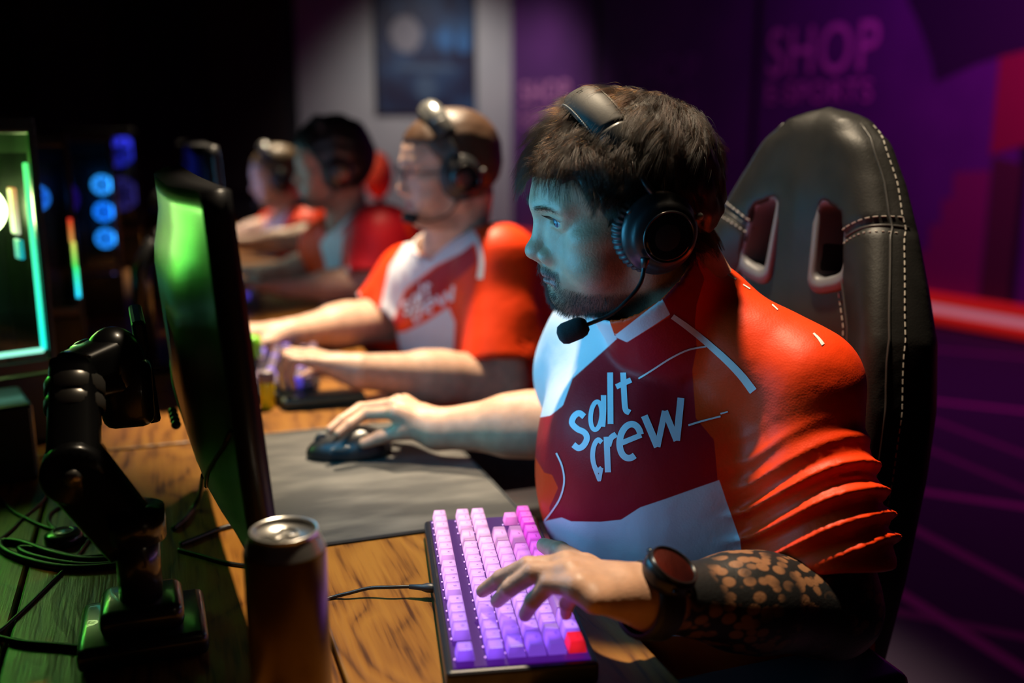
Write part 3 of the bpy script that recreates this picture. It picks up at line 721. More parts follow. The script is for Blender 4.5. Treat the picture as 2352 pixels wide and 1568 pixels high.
def make_player(name, label, group, D):
    H = D['head']; shL, shR, elL, elR, wL, wR = (np.asarray(D[k], float) for k in ('shL', 'shR', 'elL', 'elR', 'wL', 'wR'))
    pel = np.asarray(D['pelvis'], float); mid = (shL+shR)/2; L = unit(shL-shR); U = unit(mid-pel); Fd = unit(np.cross(L, U)); U = np.cross(Fd, L)
    A = np.stack([L, Fd, U], 1); b = D.get('bulk', 1.0); hb = D['h']
    T = lambda o, p: o+A@np.asarray(p, float)
    root = thing(name, label, 'person', (pel[0], pel[1], D.get('seat', 0.47)), 0, group)
    neck0 = np.asarray(D['neck_c'], float) if 'neck_c' in D else T(mid, D.get('neck_off', (0, 0.0, 0.02)))
    cc = np.asarray(D.get('collar_c', neck0), float); cax = unit(D['collar_ax']) if 'collar_ax' in D else unit(H.w((0, -22, -30))-neck0)
    # ---- body: one continuous surface
    S = Sculpt()
    bw = D.get('tw', 0.185)-0.028
    S.u(f_ell(T(mid, (0, 0.0, -0.14)), (bw*b, 0.105*b, 0.17), A), 0.03)
    S.u(f_ell(T(mid, (0, 0.035, -0.30)), ((bw-0.005)*b, 0.125*b, 0.16), A), 0.03)
    S.u(f_ell(pel+np.array([0, 0, 0.05]), ((bw-0.005)*b, 0.125*b, 0.12), A), 0.03)
    for sh in (shL, shR):
        S.u(f_rc(neck0-U*0.012, sh-U*0.01, 0.045, 0.048*b), 0.03)
    S.u(f_rc(neck0-U*0.02, H.w((0, -22, -50)), 0.066*D.get('neck', 1), 0.056*D.get('neck', 1)), 0.03)
    sculpt_head(S, H, D.get('chub', 1.0), D.get('detail', True))
    ar = D.get('arm', 1.0)
    for sh, el, wr in ((shL, elL, wL), (shR, elR, wR)):
        S.u(f_rc(sh, el, 0.056*ar, 0.047*ar), 0.02); S.u(f_rc(el, el*0.45+wr*0.55, 0.050*ar, 0.043*ar), 0.02)
        S.u(f_rc(el*0.55+wr*0.45, wr, 0.044*ar, 0.0285*ar), 0.02)
    for k, wr in (('handL', wL), ('handR', wR)):
        mc = np.mean([f[0] for f in D[k][0]], axis=0); S.u(f_rc(wr, wr+(mc-wr)*0.40, 0.0285, 0.024), 0.012)
    for k, wr in (('handL', wL), ('handR', wR)): sculpt_hand(S, wr, *D[k], sc=D.get('hand', 1.0))
    pts = np.array([*[f for k in ('handL', 'handR') for q in D[k][0] for f in q], H.w((0, 0, 150)), H.w((0, -120, 0)), H.w((0, 130, -100)), pel-[0.22, 0.22, 0.12], pel+[0.2, 0.2, 0], shL, shR, elL, elR])
    lo, hi = pts.min(0)-0.1, pts.max(0)+0.1
    V, F = S.mesh(lo, hi, hb)
    body = fast_part('body', V, F, SKINT if D.get('tattoo') else SKIN, root)
    q = H.loc(V); x, y, z = np.abs(q[:, 0]), q[:, 1], q[:, 2]
    tone = np.tile(np.array(D.get('skin', (0.56, 0.33, 0.22))), (len(V), 1))
    inhead = np.linalg.norm(q, axis=1) < 170
    def blend(w, c): 
        nonlocal tone
        w = (np.clip(w, 0, 1)*inhead)[:, None]; tone = tone*(1-w)+np.array(c)*w
    g = lambda c, r: np.exp(-(((x-c[0])/r[0])**2+((y-c[1])/r[1])**2+((z-c[2])/r[2])**2))
    blend(0.45*g((0, 108, -27), (22, 20, 14)), (0.52, 0.20, 0.14)); blend(0.35*g((42, 60, -30), (22, 30, 22)), (0.52, 0.22, 0.16))
    blend(1.1*((y > 84) & (np.abs(z+63) < 10.5) & (x < 24))*np.clip((10.5-np.abs(z+63.5-0.0))/3, 0, 1), (0.44, 0.17, 0.15))
    hc = D['hair_color']
    if D.get('beard', 0):
        jaw = np.clip((-76-z+0.20*(y-40))/10, 0, 1)*np.clip((y+4)/14, 0, 1)*np.clip((z+126)/10, 0, 1)*(1-np.clip(1.3*g((0, 95, -76.5), (24, 18, 8)), 0, 1))
        mou = np.clip(1-((z+50+0.20*x)/8.0)**2, 0, 1)*np.clip((y-78)/8, 0, 1)*(x < 31)
        side = np.clip(1-np.abs(x-27)/6, 0, 1)*np.clip((-54-z)/6, 0, 1)*np.clip((y-66)/8, 0, 1)*0.8
        blend(0.62*D['beard']*np.maximum(np.maximum(jaw, mou), side), np.array(hc)*0.6+0.01)
    sc = hair_zone(q, D.get('recede', 0)) & inhead
    blend(sc*0.8, hc)
    set_color(body, 'tone', tone)
    if D.get('tattoo'):
        ax = unit(wL-elL); t = (V-elL)@ax/np.linalg.norm(wL-elL); dist = np.linalg.norm(V-elL-((V-elL)@ax)[:, None]*ax, axis=1)
        ua = unit(elL-shL); tu = (V-shL)@ua; du = np.linalg.norm(V-shL-tu[:, None]*ua, axis=1)
        tt = np.where((dist < 0.10) & (t > -0.25), np.clip((0.96-t)/0.03, 0, 1), 0.0); tt = np.maximum(tt, (du < 0.075) & (tu > 0.1)); set_float(body, 'tattoo', tt)
    # ---- jersey
    J = Sculpt(); fo = D.get('front', 0.0)
    tw = D.get('tw', 0.185)
    J.u(f_ell(T(mid, (0, 0.0, -0.15)), (tw*b, 0.135*b, 0.19), A), 0.06)
    J.u(f_ell(T(mid, (0, 0.035+fo, -0.31)), ((tw-0.005)*b, 0.158*b, 0.19), A), 0.08)
    J.u(f_ell(pel+np.array([0, 0, 0.06]), (tw*b, 0.16*b, 0.13), A), 0.07)
    if 'tw' not in D or D.get('mass'):
        for s_ in (1, -1): J.u(f_ell(T(mid, (s_*0.115, -0.03, -0.045)), (0.115*b, 0.10*b, 0.105), A), 0.05)
    for s_, sh in ((1, shL), (-1, shR)):
        J.u(f_rc(neck0-U*0.005, sh-U*0.004, 0.060, 0.062*b), 0.05)
        J.u(f_ell(T(mid, (s_*0.085, 0.055, -0.13)), (0.085*b, 0.07*b, 0.085), A), 0.05)
    for sh, el, hm, kk in ((shL, elL, D['hemL'], 'foldsL'), (shR, elR, D['hemR'], 'foldsR')):
        sleeve(J, sh, el, D.get('sl0', 0.078)*b, D.get('sl1', 0.068)*b, hm, D.get('sk', 0.045), folds=D.get(kk))
    if D.get('jersey_ops'): D['jersey_ops'](J, T, mid, A)
    def wr(P):
        q = (P-mid)@A
        return D.get('wr', 1.0)*(0.0045*wave_noise(P, 24, 3)+0.0042*(1-2*np.abs(np.sin(q[:, 2]*26+wave_noise(P, 9, 5)*2.6+q[:, 0]*13)))*np.clip((-q[:, 2]-0.04)*5, 0, 1)*np.clip(0.5+1.5*wave_noise(P, 8, 6), 0, 1))
    J.disp((wr, mid, 1.0))
    collar(J, cc, cc+cax*0.1, D.get('collar_r', 0.074), D.get('collar_h', 0.036))
    if D.get('vneck') is not None: J.cut(D['vneck'](T, mid, A, neck0), 0.006)
    hem = pel+np.array([0, 0, -0.03])
    J.clip((lambda P: hem[2]-P[:, 2], hem, 5.0), 0.004)
    JV, JF = J.mesh(np.minimum(lo, shR-0.2), hi, D.get('hj', hb*1.15))
    jersey = fast_part('jersey', JV, JF, JERSEY, root)
    N = normals(JV, JF); px = pxy(JV); vis = ((JV-CAM)*N).sum(1) < 0.25*np.linalg.norm(JV-CAM, axis=1)
    for nm in ('crimson', 'white'):
        d = np.full(len(JV), 60.0)
        for poly in D[nm]: d = np.minimum(d, poly_sd(px, poly))
        d = np.where(vis, np.clip(d, -60, 60), 60.0)
        set_float(jersey, nm, d*D.get('pscale', 1.0))
    # ---- trousers
    K = Sculpt()
    K.u(f_ell(pel+np.array([0, 0, 0.0]), (0.185*b, 0.17*b, 0.14), A), 0.05)
    Fh = unit([Fd[0], Fd[1], 0]); Lh = unit([L[0], L[1], 0])
    if 'legdir' in D: Fh = unit(D['legdir']); Lh = np.array([Fh[1], -Fh[0], 0])*1.0
    for s_ in (1, -1):
        hip = pel+Lh*0.10*s_+np.array([0, 0, -0.01]); kn = hip+Fh*0.42+Lh*0.06*s_+np.array([0, 0, 0.0]); an = np.array([kn[0]-0.02, kn[1], 0.09])
        K.u(f_rc(hip, kn, 0.092*b, 0.068*b), 0.03); K.u(f_rc(kn, an, 0.066*b, 0.05), 0.03)
    K.clip((lambda P: 0.07-P[:, 2], pel, 5.0), 0.004)
    KV, KF = K.mesh(pel-[0.75, 0.5, 0.55], pel+[0.4, 0.5, 0.2], 0.011)
    tr = fast_part('trousers', KV, KF, D.get('trouser_mat', DARKTR), root)
    for s_ in (1, -1):
        hip = pel+Lh*0.10*s_; kn = hip+Fh*0.42+Lh*0.06*s_; an = np.array([kn[0]-0.02, kn[1], 0.0])
        sh_ = join(xform(ball((0, 0, 0.05), (0.13, 0.048, 0.05)), rotz(math.atan2(Fh[1], Fh[0])), an+Fh*0.05), xform(rbox((0, 0, 0.012), (0.27, 0.09, 0.022), 0.008), rotz(math.atan2(Fh[1], Fh[0])), an+Fh*0.05))
        part('shoe', sh_, mat('shoe_black', (0.02, 0.02, 0.02), 0.6), root, True)
    # ---- eyes
    for s_ in (1, -1):
        c = H.w((s_*32, 76.6, 14.2)); rr = 0.0128*H.s[0]; gz = unit(H.d(D.get('gaze', (0.10, 1.0, -0.10))))
        e = part('eye', ball(c, rr, None, 20, 14), EYEW, root, True)
        prof = [(0, rr*1.0), (rr*0.16, rr*0.995), (rr*0.20, rr*0.985)]
        part('iris', lathe([(0, rr*1.012), (rr*0.25, rr*0.985), (rr*0.48, rr*0.895), (rr*0.49, rr*0.86)], 20, c, gz), IRIS, e, True)
        part('pupil', lathe([(0, rr*1.03), (rr*0.17, rr*1.012), (rr*0.20, rr*0.98)], 16, c, gz), PUPIL, e, True)
    # ---- hair
    hm = hair_mat('hair_'+name+str(len(MATS)), tuple(c*D.get('cap_k', 1.0) for c in hc))
    E = Sculpt(); rec = D.get('recede', 0); v = D.get('hair_vol', 1.0)
    E.u(H.ell((0, -8, 42), (79+3*v, 99+4*v, 89+7*v)), 0.02); E.u(H.ell((0, 34, 62), (62, 56, 44+7*v)), 0.02)
    E.u(H.ell((0, -56, 0), (64, 43, 48)), 0.03)
    def hz(P):
        q = H.loc(P); x, y, z = np.abs(q[:, 0]), q[:, 1], q[:, 2]
        a = np.minimum.reduce([62+rec*0.5-z, np.maximum(12-z, (y-(40+(z-12)*0.55-rec))*0.85), np.maximum(-24-z, y-16), np.maximum(-52-z, y+30)])
        return (a+3.5*wave_noise(P, 130, 19)+2.5*wave_noise(P, 300, 20))/1000
    E.clip((hz, H.t, 1.0), 0.008)
    fb = D.get('hair_lump', 0.004)
    E.disp((lambda P: fb*wave_noise(P, 120, 11)+fb*0.5*wave_noise(P, 260, 12), H.t, 1.0))
    HV, HF = E.mesh(H.t-0.17, H.t+0.17, max(hb, 0.0028))
    capo = fast_part('hair', HV, HF, hm, root)
    n = D.get('strands', 0)
    if n:
        sc2 = sc & (np.hypot(q[:, 1]+4, q[:, 2]+3) > 40) | (x < 55) & sc
        P, Nn = scatter(V, F, sc2, n); ql = H.loc(P); fl = np.zeros((n, 3)); up_ = np.clip((ql[:, 2]-20)/70, 0, 1)
        nl = (Nn@H.R)
        sgn = np.sign(ql[:, 0])
        front = np.clip((ql[:, 1]-20)/50, 0, 1); back = np.clip((-20-ql[:, 1])/50, 0, 1)
        fl[:, 1] = 0.75*up_+0.10*front-0.25*back*(1-up_)+0.15; fl[:, 2] = -(0.25+0.95*(1-up_))-1.1*front; fl[:, 0] = -0.10*up_+0.15*sgn*(1-up_)
        flw = fl@H.R.T; flw /= np.linalg.norm(flw, axis=1)[:, None]
        ln = (0.018+0.020*up_+0.006*front*up_)*rng.uniform(0.7, 1.15, n)*D.get('hair_len', 1.0)
        paths = grow(P, Nn, flw, ln, 9, 1.0, 0.62, 21, 85, 1.4)
        sm_ = strand_mat('hair_strand_'+name, 0.93)
        hair_object('hair_strands', clumped(paths, 22, 0.85, 5), 0.000085, sm_, capo)
        if D.get('beard', 0):
            wgt = np.maximum(np.maximum(jaw, mou*1.3), side)*inhead
            P, Nn = scatter(V, F, wgt > 0.12, D['beard_n']); ql = H.loc(P)
            ismo = ql[:, 2] > -62
            keep = rng.uniform(size=len(P)) < np.where(ismo, 0.9, np.clip((-64-ql[:, 2]+0.2*(ql[:, 1]-40))/22, 0.15, 1)*np.clip((ql[:, 1]-5)/55, 0.22, 1))
            P, Nn, ql, ismo = P[keep], Nn[keep], ql[keep], ismo[keep]
            f = np.zeros((len(P), 3)); f[:, 2] = -1.0; f[:, 0] = np.sign(ql[:, 0])*np.where(ismo, 0.6, 0.1); f[:, 1] = np.where(ismo, 0.1, 0.25)
            fw = f@H.R.T; fw /= np.linalg.norm(fw, axis=1)[:, None]
            ln = np.where(ismo, 0.0085, 0.0070)*rng.uniform(0.5, 1.2, len(P))*np.clip((ql[:, 1]+10)/60, 0.45, 1)
            hair_object('beard', grow(P, Nn, fw, ln, 5, 0.8, 0.3, 31, 90), 0.00008, hm, body)
            # eyebrows and lashes
            pa = []
            for s_ in (1, -1):
                for i in range(420):
                    t = rng.uniform(); base = np.array([s_*(9+37*t), 101.5-17.0*t**1.6, 25.5+6.5*math.sin(t*2.3)-1.5*t+rng.normal()*2.0*(1-0.55*t)])
                    d = np.array([s_*(0.75+0.3*t), 0.22-0.5*t, 0.55-0.75*t])+rng.normal(size=3)*0.18; d /= np.linalg.norm(d)
                    l = rng.uniform(5, 8.5); pa.append([H.w(base+d*l*u+np.array([0, 1.2, 0])*math.sin(u*2.2)) for u in (0, 0.35, 0.7, 1.0)])
                for i in range(46):
                    t = i/45; base = np.array([s_*(20+25*t), 91.2-7.8*t**2, 18.8+1.2*math.sin(t*3.1)-2.2*t]); d = np.array([s_*(-0.25+0.8*t), 1.0-0.3*t, -0.05])
                    d /= np.linalg.norm(d); l = 7.5; pa.append([H.w(base+d*l*u+np.array([0, 0, 2.6])*u*u) for u in (0, 0.35, 0.7, 1.0)])
            hair_object('eyebrow_hairs', np.array(pa), 0.00008, hm, body)
    return dict(root=root, body=body, jersey=jersey, JV=JV, JF=JF, V=V, F=F, A=A, mid=mid)

Z = lambda px, py, z: atz(px, py, z)
H1 = Head((0.480, 0.985, 1.131), 82, -10.5, -9, 0.89)
def folds1(t, ph, P):
    # cloth bunched above the elbow: slanting ridges that fade towards the shoulder
    w = wave_noise(P, 17, 41); s2 = wave_noise(P, 30, 43)
    u = t*8.5-0.95*np.sin(ph+FPH)+0.75*w+0.18*s2
    r = 1-np.abs(np.sin(np.pi*u)); v = 1-np.abs(np.sin(np.pi*(u*1.7+0.3+0.6*w)))
    a = np.clip((t-0.12)/0.40, 0, 1)**1.3*np.clip((0.815-t)/0.07, 0.0, 1)
    return a*(0.0125*r**1.2+0.003*v**2-0.0045)*np.clip(0.85+0.7*wave_noise(P, 10, 42), 0.25, 1.3)
FPH = 2.2
def ops1(J, T, mid, A):
    J.u(f_ell(atd(1422, 900, 1.285), (0.09, 0.075, 0.14), A), 0.06); J.u(f_ell(atd(1500, 1130, 1.19), (0.15, 0.125, 0.17), A), 0.06)
    # belly folds where the hem bunches against the desk
    for a, b, r in (((0.02, 0.20, -0.34), (0.17, 0.10, -0.30), 0.014), ((-0.02, 0.205, -0.385), (0.16, 0.13, -0.37), 0.016)):
        J.u(f_rc(T(mid, a), T(mid, b), r, r*0.6), 0.02)
P1 = dict(head=H1, pelvis=(0.70, 1.10, 0.53), shL=atd(1838, 885, 1.06), shR=atd(1350, 850, 1.33),
    elL=atd(1902, 1390, 1.02), wL=Z(1500, 1372, 0.805), elR=atd(1390, 965, 1.43), wR=Z(1005, 985, 0.785), h=0.0022, hj=0.0030, bulk=1.08, arm=1.02,
    neck=1.12, chub=1.12, tattoo=True, beard=1.0, beard_n=9000, strands=46000, hair_vol=0.45, hair_len=1.15, hair_color=(0.060, 0.034, 0.020), cap_k=0.45, skin=(0.52, 0.29, 0.185), hemL=0.85, hemR=0.72, foldsL=folds1,
    collar_c=atd(1520, 704, 1.112), collar_ax=(-0.66, -0.12, 0.74), collar_r=0.070, collar_h=0.050, neck_c=atd(1568, 712, 1.14), sl0=0.055, sl1=0.066, tw=0.150, sk=0.016, trouser_mat=TROUSER, jersey_ops=ops1, legdir=(-1, -0.15, 0), neck_off=(0, 0.0, 0.03))
P1['handL'] = ([[Z(1300, 1297, .832), Z(1212, 1300, .828), Z(1150, 1327, .808), Z(1108, 1357, .786)],
    [Z(1308, 1318, .834), Z(1228, 1314, .830), Z(1172, 1350, .808), Z(1142, 1380, .785)],
    [Z(1330, 1347, .832), Z(1262, 1340, .826), Z(1224, 1380, .806), Z(1206, 1412, .787)],
    [Z(1368, 1378, .825), Z(1320, 1360, .822), Z(1302, 1386, .804), Z(1300, 1410, .789)]],
    [Z(1420, 1350, .812), Z(1345, 1305, .815), Z(1285, 1268, .806), Z(1249, 1252, .797)])
P1['handR'] = ([[Z(908, 947, .812), Z(838, 950, .805), Z(802, 974, .795), Z(777, 994, .786)],
    [Z(903, 932, .812), Z(828, 938, .805), Z(785, 965, .795), Z(758, 986, .786)],
    [Z(915, 925, .808), Z(850, 935, .800), Z(815, 952, .785), Z(800, 965, .770)],
    [Z(930, 922, .802), Z(880, 930, .792), Z(855, 942, .775), Z(840, 950, .760)]],
    [Z(975, 985, .788), Z(925, 988, .785), Z(875, 1003, .775), Z(836, 1018, .766)])
P1['white'] = [[(1418, 777), (1360, 829), (1315, 869), (1293, 931), (1264, 954), (1230, 960), (1150, 900), (1200, 680), (1380, 680), (1412, 772)],
    [(1410, 772), (1521, 686), (1539, 722), (1500, 748), (1440, 786)],
    [(1200, 1196), (1243, 1198), (1290, 1188), (1312, 1197), (1380, 1198), (1427, 1193), (1470, 1165), (1530, 1145), (1600, 1120), (1652, 1102), (1668, 1150), (1700, 1240), (1710, 1340), (1600, 1460), (1200, 1460)]]
P1['crimson'] = [[(1418, 770), (1440, 786), (1540, 726), (1520, 690), (1560, 640), (1600, 600), (1618, 640), (1600, 700), (1596, 740), (1600, 800), (1590, 850), (1598, 960), (1640, 1010), (1650, 1120), (1500, 1240), (1262, 1240), (1262, 1165), (1282, 1120), (1268, 1090), (1250, 1085), (1200, 1000), (1230, 900), (1330, 760)]]
R1 = make_player('person', 'nearest man, dark hair and beard, tattooed forearm, hand on the lit pink keyboard', 'players in matching jerseys along the desk row', P1)
# ------------------------------------------------------------------ keyboards
def key_material():
    m = mat('lit_keycap', (0.13, 0.09, 0.15), 0.5, trans=0.0); N, L, b = nt(m)
    oi = node(m, 'ShaderNodeObjectInfo'); tc = node(m, 'ShaderNodeTexCoord'); sp = node(m, 'ShaderNodeSeparateXYZ'); L.new(tc.outputs['Object'], sp.inputs[0])
    # the lamp sits under the rear half of each cap; light fades towards the front lip and deepens down the skirt
    ln = node(m, 'ShaderNodeVectorMath', operation='DISTANCE'); L.new(tc.outputs['Object'], ln.inputs[0]); ln.inputs[1].default_value = (0, 0.004, 0.003)
    r = node(m, 'ShaderNodeMapRange'); r.inputs['From Min'].default_value = 0.002; r.inputs['From Max'].default_value = 0.014; r.inputs['To Min'].default_value = 1.9; r.inputs['To Max'].default_value = 0.62
    L.new(ln.outputs['Value'], r.inputs['Value'])
    L.new(oi.outputs['Color'], b.inputs['Emission Color']); 
    st = node(m, 'ShaderNodeMath', operation='MULTIPLY'); L.new(r.outputs[0], st.inputs[0]); L.new(oi.outputs['Alpha'], st.inputs[1])
    L.new(st.outputs[0], b.inputs['Emission Strength']); return m
KEYM = key_material(); CASE = mat('keyboard_case_black', (0.016, 0.015, 0.018), 0.35, coat=0.2); LEG = mat('legend_ink', (0.05, 0.03, 0.06), 0.6)
KU = 0.0182
def key_mesh(w):
    V, F = rbox((0, 0, 0), (w*KU-0.0007, KU-0.0012, 0.0105), 0, taper=(1-0.0026/(w*KU), 0.74))
    bm = bmesh.new(); vs = [bm.verts.new(v) for v in V]
    for f in F: bm.faces.new([vs[i] for i in f])
    bmesh.ops.bevel(bm, geom=bm.edges[:], offset=0.0009, segments=2, profile=0.5, affect='EDGES')
    return bm_out(bm)
ROWS = [(0, [('esc', 1), (None, 1)]+[('f%d' % i, 1) for i in range(1, 5)]+[(None, .5)]+[('f%d' % i, 1) for i in range(5, 9)]+[(None, .5)]+[('f%d' % i, 1) for i in range(9, 13)]+[(None, .25), ('prt', 1), ('scr', 1), ('pause', 1)]),
    (1.5, [(c, 1) for c in '`1234567890-=']+[('backspace', 2), (None, .25), ('ins', 1), ('home', 1), ('pg up', 1)]),
    (2.5, [('tab', 1.5)]+[(c, 1) for c in 'qwertyuiop[]']+[('\\', 1.5), (None, .25), ('del', 1), ('end', 1), ('pg dn', 1)]),
    (3.5, [('caps', 1.75)]+[(c, 1) for c in "asdfghjkl;'"]+[('enter', 2.25)]),
    (4.5, [('shift', 2.25)]+[(c, 1) for c in 'zxcvbnm,./']+[('shift', 2.75), (None, 1.25), ('^', 1)]),
    (5.5, [('ctrl', 1.25), ('win', 1.25), ('alt', 1.25), ('', 6.25), ('alt', 1.25), ('fn', 1.25), ('menu', 1.25), ('ctrl', 1.25), (None, .25), ('<', 1), ('v', 1), ('>', 1)])]
def lerp(a, b, t): return tuple(x+(y-x)*t for x, y in zip(a, b))
def make_keyboard(label, loc, rz, colorf, legends=True, glow=True):
    k = thing('keyboard', label, 'keyboard', loc, rz, 'keyboards on the plank desks')
    LW, LD = 18.25*KU, 6.5*KU
    bm = rbox((0, 0, 0.0105), (LW+0.016, LD+0.018, 0.021), 0.0045, 3)
    part('case', bm, CASE, k, local=True)
    part('plate', rbox((0, 0, 0.0215), (LW+0.004, LD+0.004, 0.002)), mat('keyboard_plate', (0.03, 0.02, 0.035), 0.35, 0.3, emit=(0.26, 0.02, 0.80), estr=0.18) if glow else CASE, k, local=True)  # purple emission imitates key backlight spilling between the caps
    meshes = {}; leds = []; leg = []
    for r, row in ROWS:
        x = -LW/2; y = LD/2-(r+0.5)*KU
        for nm, w in row:
            if nm is not None:
                if w not in meshes: meshes[w] = mesh_data('keycap', *key_mesh(w), KEYM, False)
                o = bpy.data.objects.new('keycap', meshes[w]); COL.objects.link(o); o.parent = k; o.location = (x+w*KU/2, y, 0.0318)
                c, s = colorf((x+w*KU/2)/LW+0.5, r/5.5, nm); o.color = (*c, s)
                leds.append((x+w*KU/2-0.0, y+KU*0.5, 0.0245, c))
                if legends and nm:
                    V, F = text_mesh(nm, 0.0048 if len(nm) < 3 else 0.0032, 1); V = V-[(V[:, 0].min()+V[:, 0].max())/2, V[:, 1].mean(), 0]
                    leg.append((V+[x+w*KU/2, y-0.0015, 0.03725], F))
            x += w*KU
    if leg:
        o = part('legends', join(*leg), LEG, k, local=True); o['kind'] = 'stuff'
    if not glow: return k
    lm = mat('key_lamp', (0.9, 0.8, 1), 0.3, emit=(0.75, 0.30, 1.0), estr=1.2)
    o = part('key_lamps', join(*[ball(l[:3], 0.0009, None, 6, 4) for l in leds]), lm, k, local=True); o['kind'] = 'stuff'
    return k
def pinkfade(t, r, nm):
    if nm == 'ctrl' and t < 0.2: return (1.0, 0.01, 0.03), 0.75
    pale = lerp((0.26, 0.11, 1.0), (0.95, 0.42, 0.74), min(1, t*1.25)); deep = lerp((0.20, 0.03, 1.0), (0.85, 0.03, 0.55), t)
    k = min(1, max(0, (r-0.55)/0.45))*min(1, max(0, (t-0.25)/0.5)); k = max(k, 0.55*max(0, 0.25-t)/0.25)
    return lerp(pale, deep, k), 0.92-0.12*k
K1 = np.mean([atz(1055, 1465, KZ), atz(1335, 1450, KZ), atz(1010, 1178, KZ), atz(1203, 1182, KZ)], axis=0)
KRZ = math.radians(78.5)
make_keyboard('lit keyboard with pink and purple glowing keys under the tattooed hand', (K1[0], K1[1], DZ), KRZ, pinkfade)
def dimblue(t, r, nm): 
    on = (hash((nm, round(t, 2))) % 5) == 0
    return ((0.12, 0.08, 1.0), 0.5) if on else ((0.05, 0.04, 0.10), 0.08)
def dimk(t, r, nm):
    v = math.sin(t*17+r*9); return ((0.12, 0.08, 1.0), 0.55) if v > 0.75 else ((0.10, 0.07, 0.2), 0.03)
make_keyboard('dark keyboard with a few blue keys under the second player', (0.215, 1.93, DZ), math.radians(80), dimk, False, False)
make_keyboard('dark keyboard under the third player', (0.20, 2.92, DZ), math.radians(84), dimk, False, False)
# ------------------------------------------------------------------ mouse, mats
pad = mat('mat_cloth', (0.05, 0.048, 0.046), 0.55); noise_color(pad, (0.028, 0.027, 0.026), (0.12, 0.11, 0.095), 6, 6, bump=0.25, bscale=160, stretch=(1.1, 3.2, 1), dist=0.001, lo=0.42, hi=0.76)
t = thing('mouse_mat', 'large black cloth mouse mat with pale scuffs on the nearest desk', 'mouse mat', (0.20, 1.34, DZ))
part('cloth', rbox((0.2465, 1.341, DZ+0.002), (0.329, 0.455, 0.004), 0.0018), pad, t)
part('stitched_edge', tube(spline([(0.083, 1.113, DZ+.0025), (0.24, 1.1125, DZ+.0025), (0.405, 1.113, DZ+.0025), (0.4115, 1.119, DZ+.0025), (0.412, 1.34, DZ+.0025), (0.4115, 1.563, DZ+.0025), (0.405, 1.569, DZ+.0025), (0.24, 1.5695, DZ+.0025), (0.090, 1.569, DZ+.0025), (0.0825, 1.563, DZ+.0025), (0.0825, 1.34, DZ+.0025), (0.0825, 1.119, DZ+.0025)], 96, True), 0.0026, 6, closed=True), mat('edge_thread', (0.015, 0.015, 0.016), 0.7), t)
MC = atz(806, 1020, DZ+0.02); md = unit(atz(735, 1020, DZ+.02)-atz(880, 1010, DZ+.02)); ma = math.atan2(md[1], md[0])
def make_mouse(label, loc, rz):
    k = thing('mouse', label, 'mouse', loc, rz, 'mice on the mats')
    S = Sculpt(); S.u(f_ell((0.004, 0, 0.006), (0.062, 0.033, 0.030)), 0.01).u(f_ell((-0.018, 0, 0.010), (0.036, 0.032, 0.029)), 0.02)
    S.clip((lambda P: 0.002-P[:, 2], np.zeros(3), 1.0), 0.002)
    S.cut(f_rc((0.012, 0, 0.039), (0.07, 0, 0.024), 0.0022, 0.0022), 0.001)
    V, F = S.mesh((-0.075, -0.045, -0.005), (0.08, 0.045, 0.05), 0.0016)
    o = fast_part('shell', V, F, mat('mouse_black', (0.012, 0.012, 0.014), 0.35), None); o.parent = k
    part('scroll_wheel', ring((0.042, 0, 0.0265), (0, 1, 0), 0.008, 0.0035, 16, 6), mat('wheel_grey', (0.06, 0.06, 0.06), 0.5), k, True, True)
    S2 = Sculpt(); S2.u(f_ell((0.012, 0.030, 0.020), (0.020, 0.004, 0.004), rotz(0.08)))
    V, F = S2.mesh((-0.02, 0.02, 0.01), (0.04, 0.04, 0.03), 0.0009)
    o = fast_part('thumb_button', V, F, mat('button_grey', (0.20, 0.19, 0.17), 0.4), None); o.parent = k
    part('glide_foot', rbox((0, 0, 0.0012), (0.09, 0.045, 0.0024), 0.001), mat('wheel_grey'), k, local=True)
    return k
make_mouse('black mouse held under the right hand on the black mat', (MC[0], MC[1], DZ+0.004), ma)
make_mouse('black mouse under the second player\'s right hand', (0.245, 2.27, DZ+0.0), math.pi)
# ------------------------------------------------------------------ can, jar, wrist rest
def lathe_part(name, prof, m, parent, c=(0, 0, 0), seg=40): return part(name, lathe(prof, seg, c), m, parent, True, True)
def make_can(label, loc, body, grp=None):
    k = thing('drink_can', label, 'can', loc, 0.4, grp)
    lathe_part('body', [(0, 0.004), (0.022, 0.003), (0.026, 0), (0.029, 0.003), (0.033, 0.012), (0.0332, 0.150), (0.0325, 0.152)], body, k)
    al = mat('can_aluminium', (0.62, 0.60, 0.57), 0.28, 0.9)
    lathe_part('neck', [(0.0325, 0.152), (0.0290, 0.161), (0.0268, 0.165), (0.0272, 0.1665), (0.0275, 0.168), (0.0262, 0.1685), (0.0252, 0.166), (0.0245, 0.163), (0, 0.1628)], al, k)
    part('pull_tab', join(ring((0.004, 0, 0.1645), (0, 0, 1), 0.007, 0.0012, 20, 6, (1.3, 1)), rbox((-0.006, 0, 0.1645), (0.010, 0.011, 0.0014), 0.0005)), al, k, True, True)
    lathe_part('mouth_opening', [(0, 0.1631), (0.0085, 0.1631)], mat('can_hole', (0.004, 0.004, 0.004), 0.6), k, (-0.013, 0, 0))
    return k
CP = atz(652, 1215, 0.903)
CANB = noise_color(mat('can_dark_amber', rough=0.30, metal=0.4), (0.10, 0.055, 0.006), (0.18, 0.10, 0.012), 12)
make_can('tall dark amber drink can with silver top in front of the monitor', (CP[0], CP[1], DZ), CANB)
J = atz(615, 935, DZ); k = thing('jar', 'small jar with bright yellow label and grey lid on second desk', 'jar', J, 0)
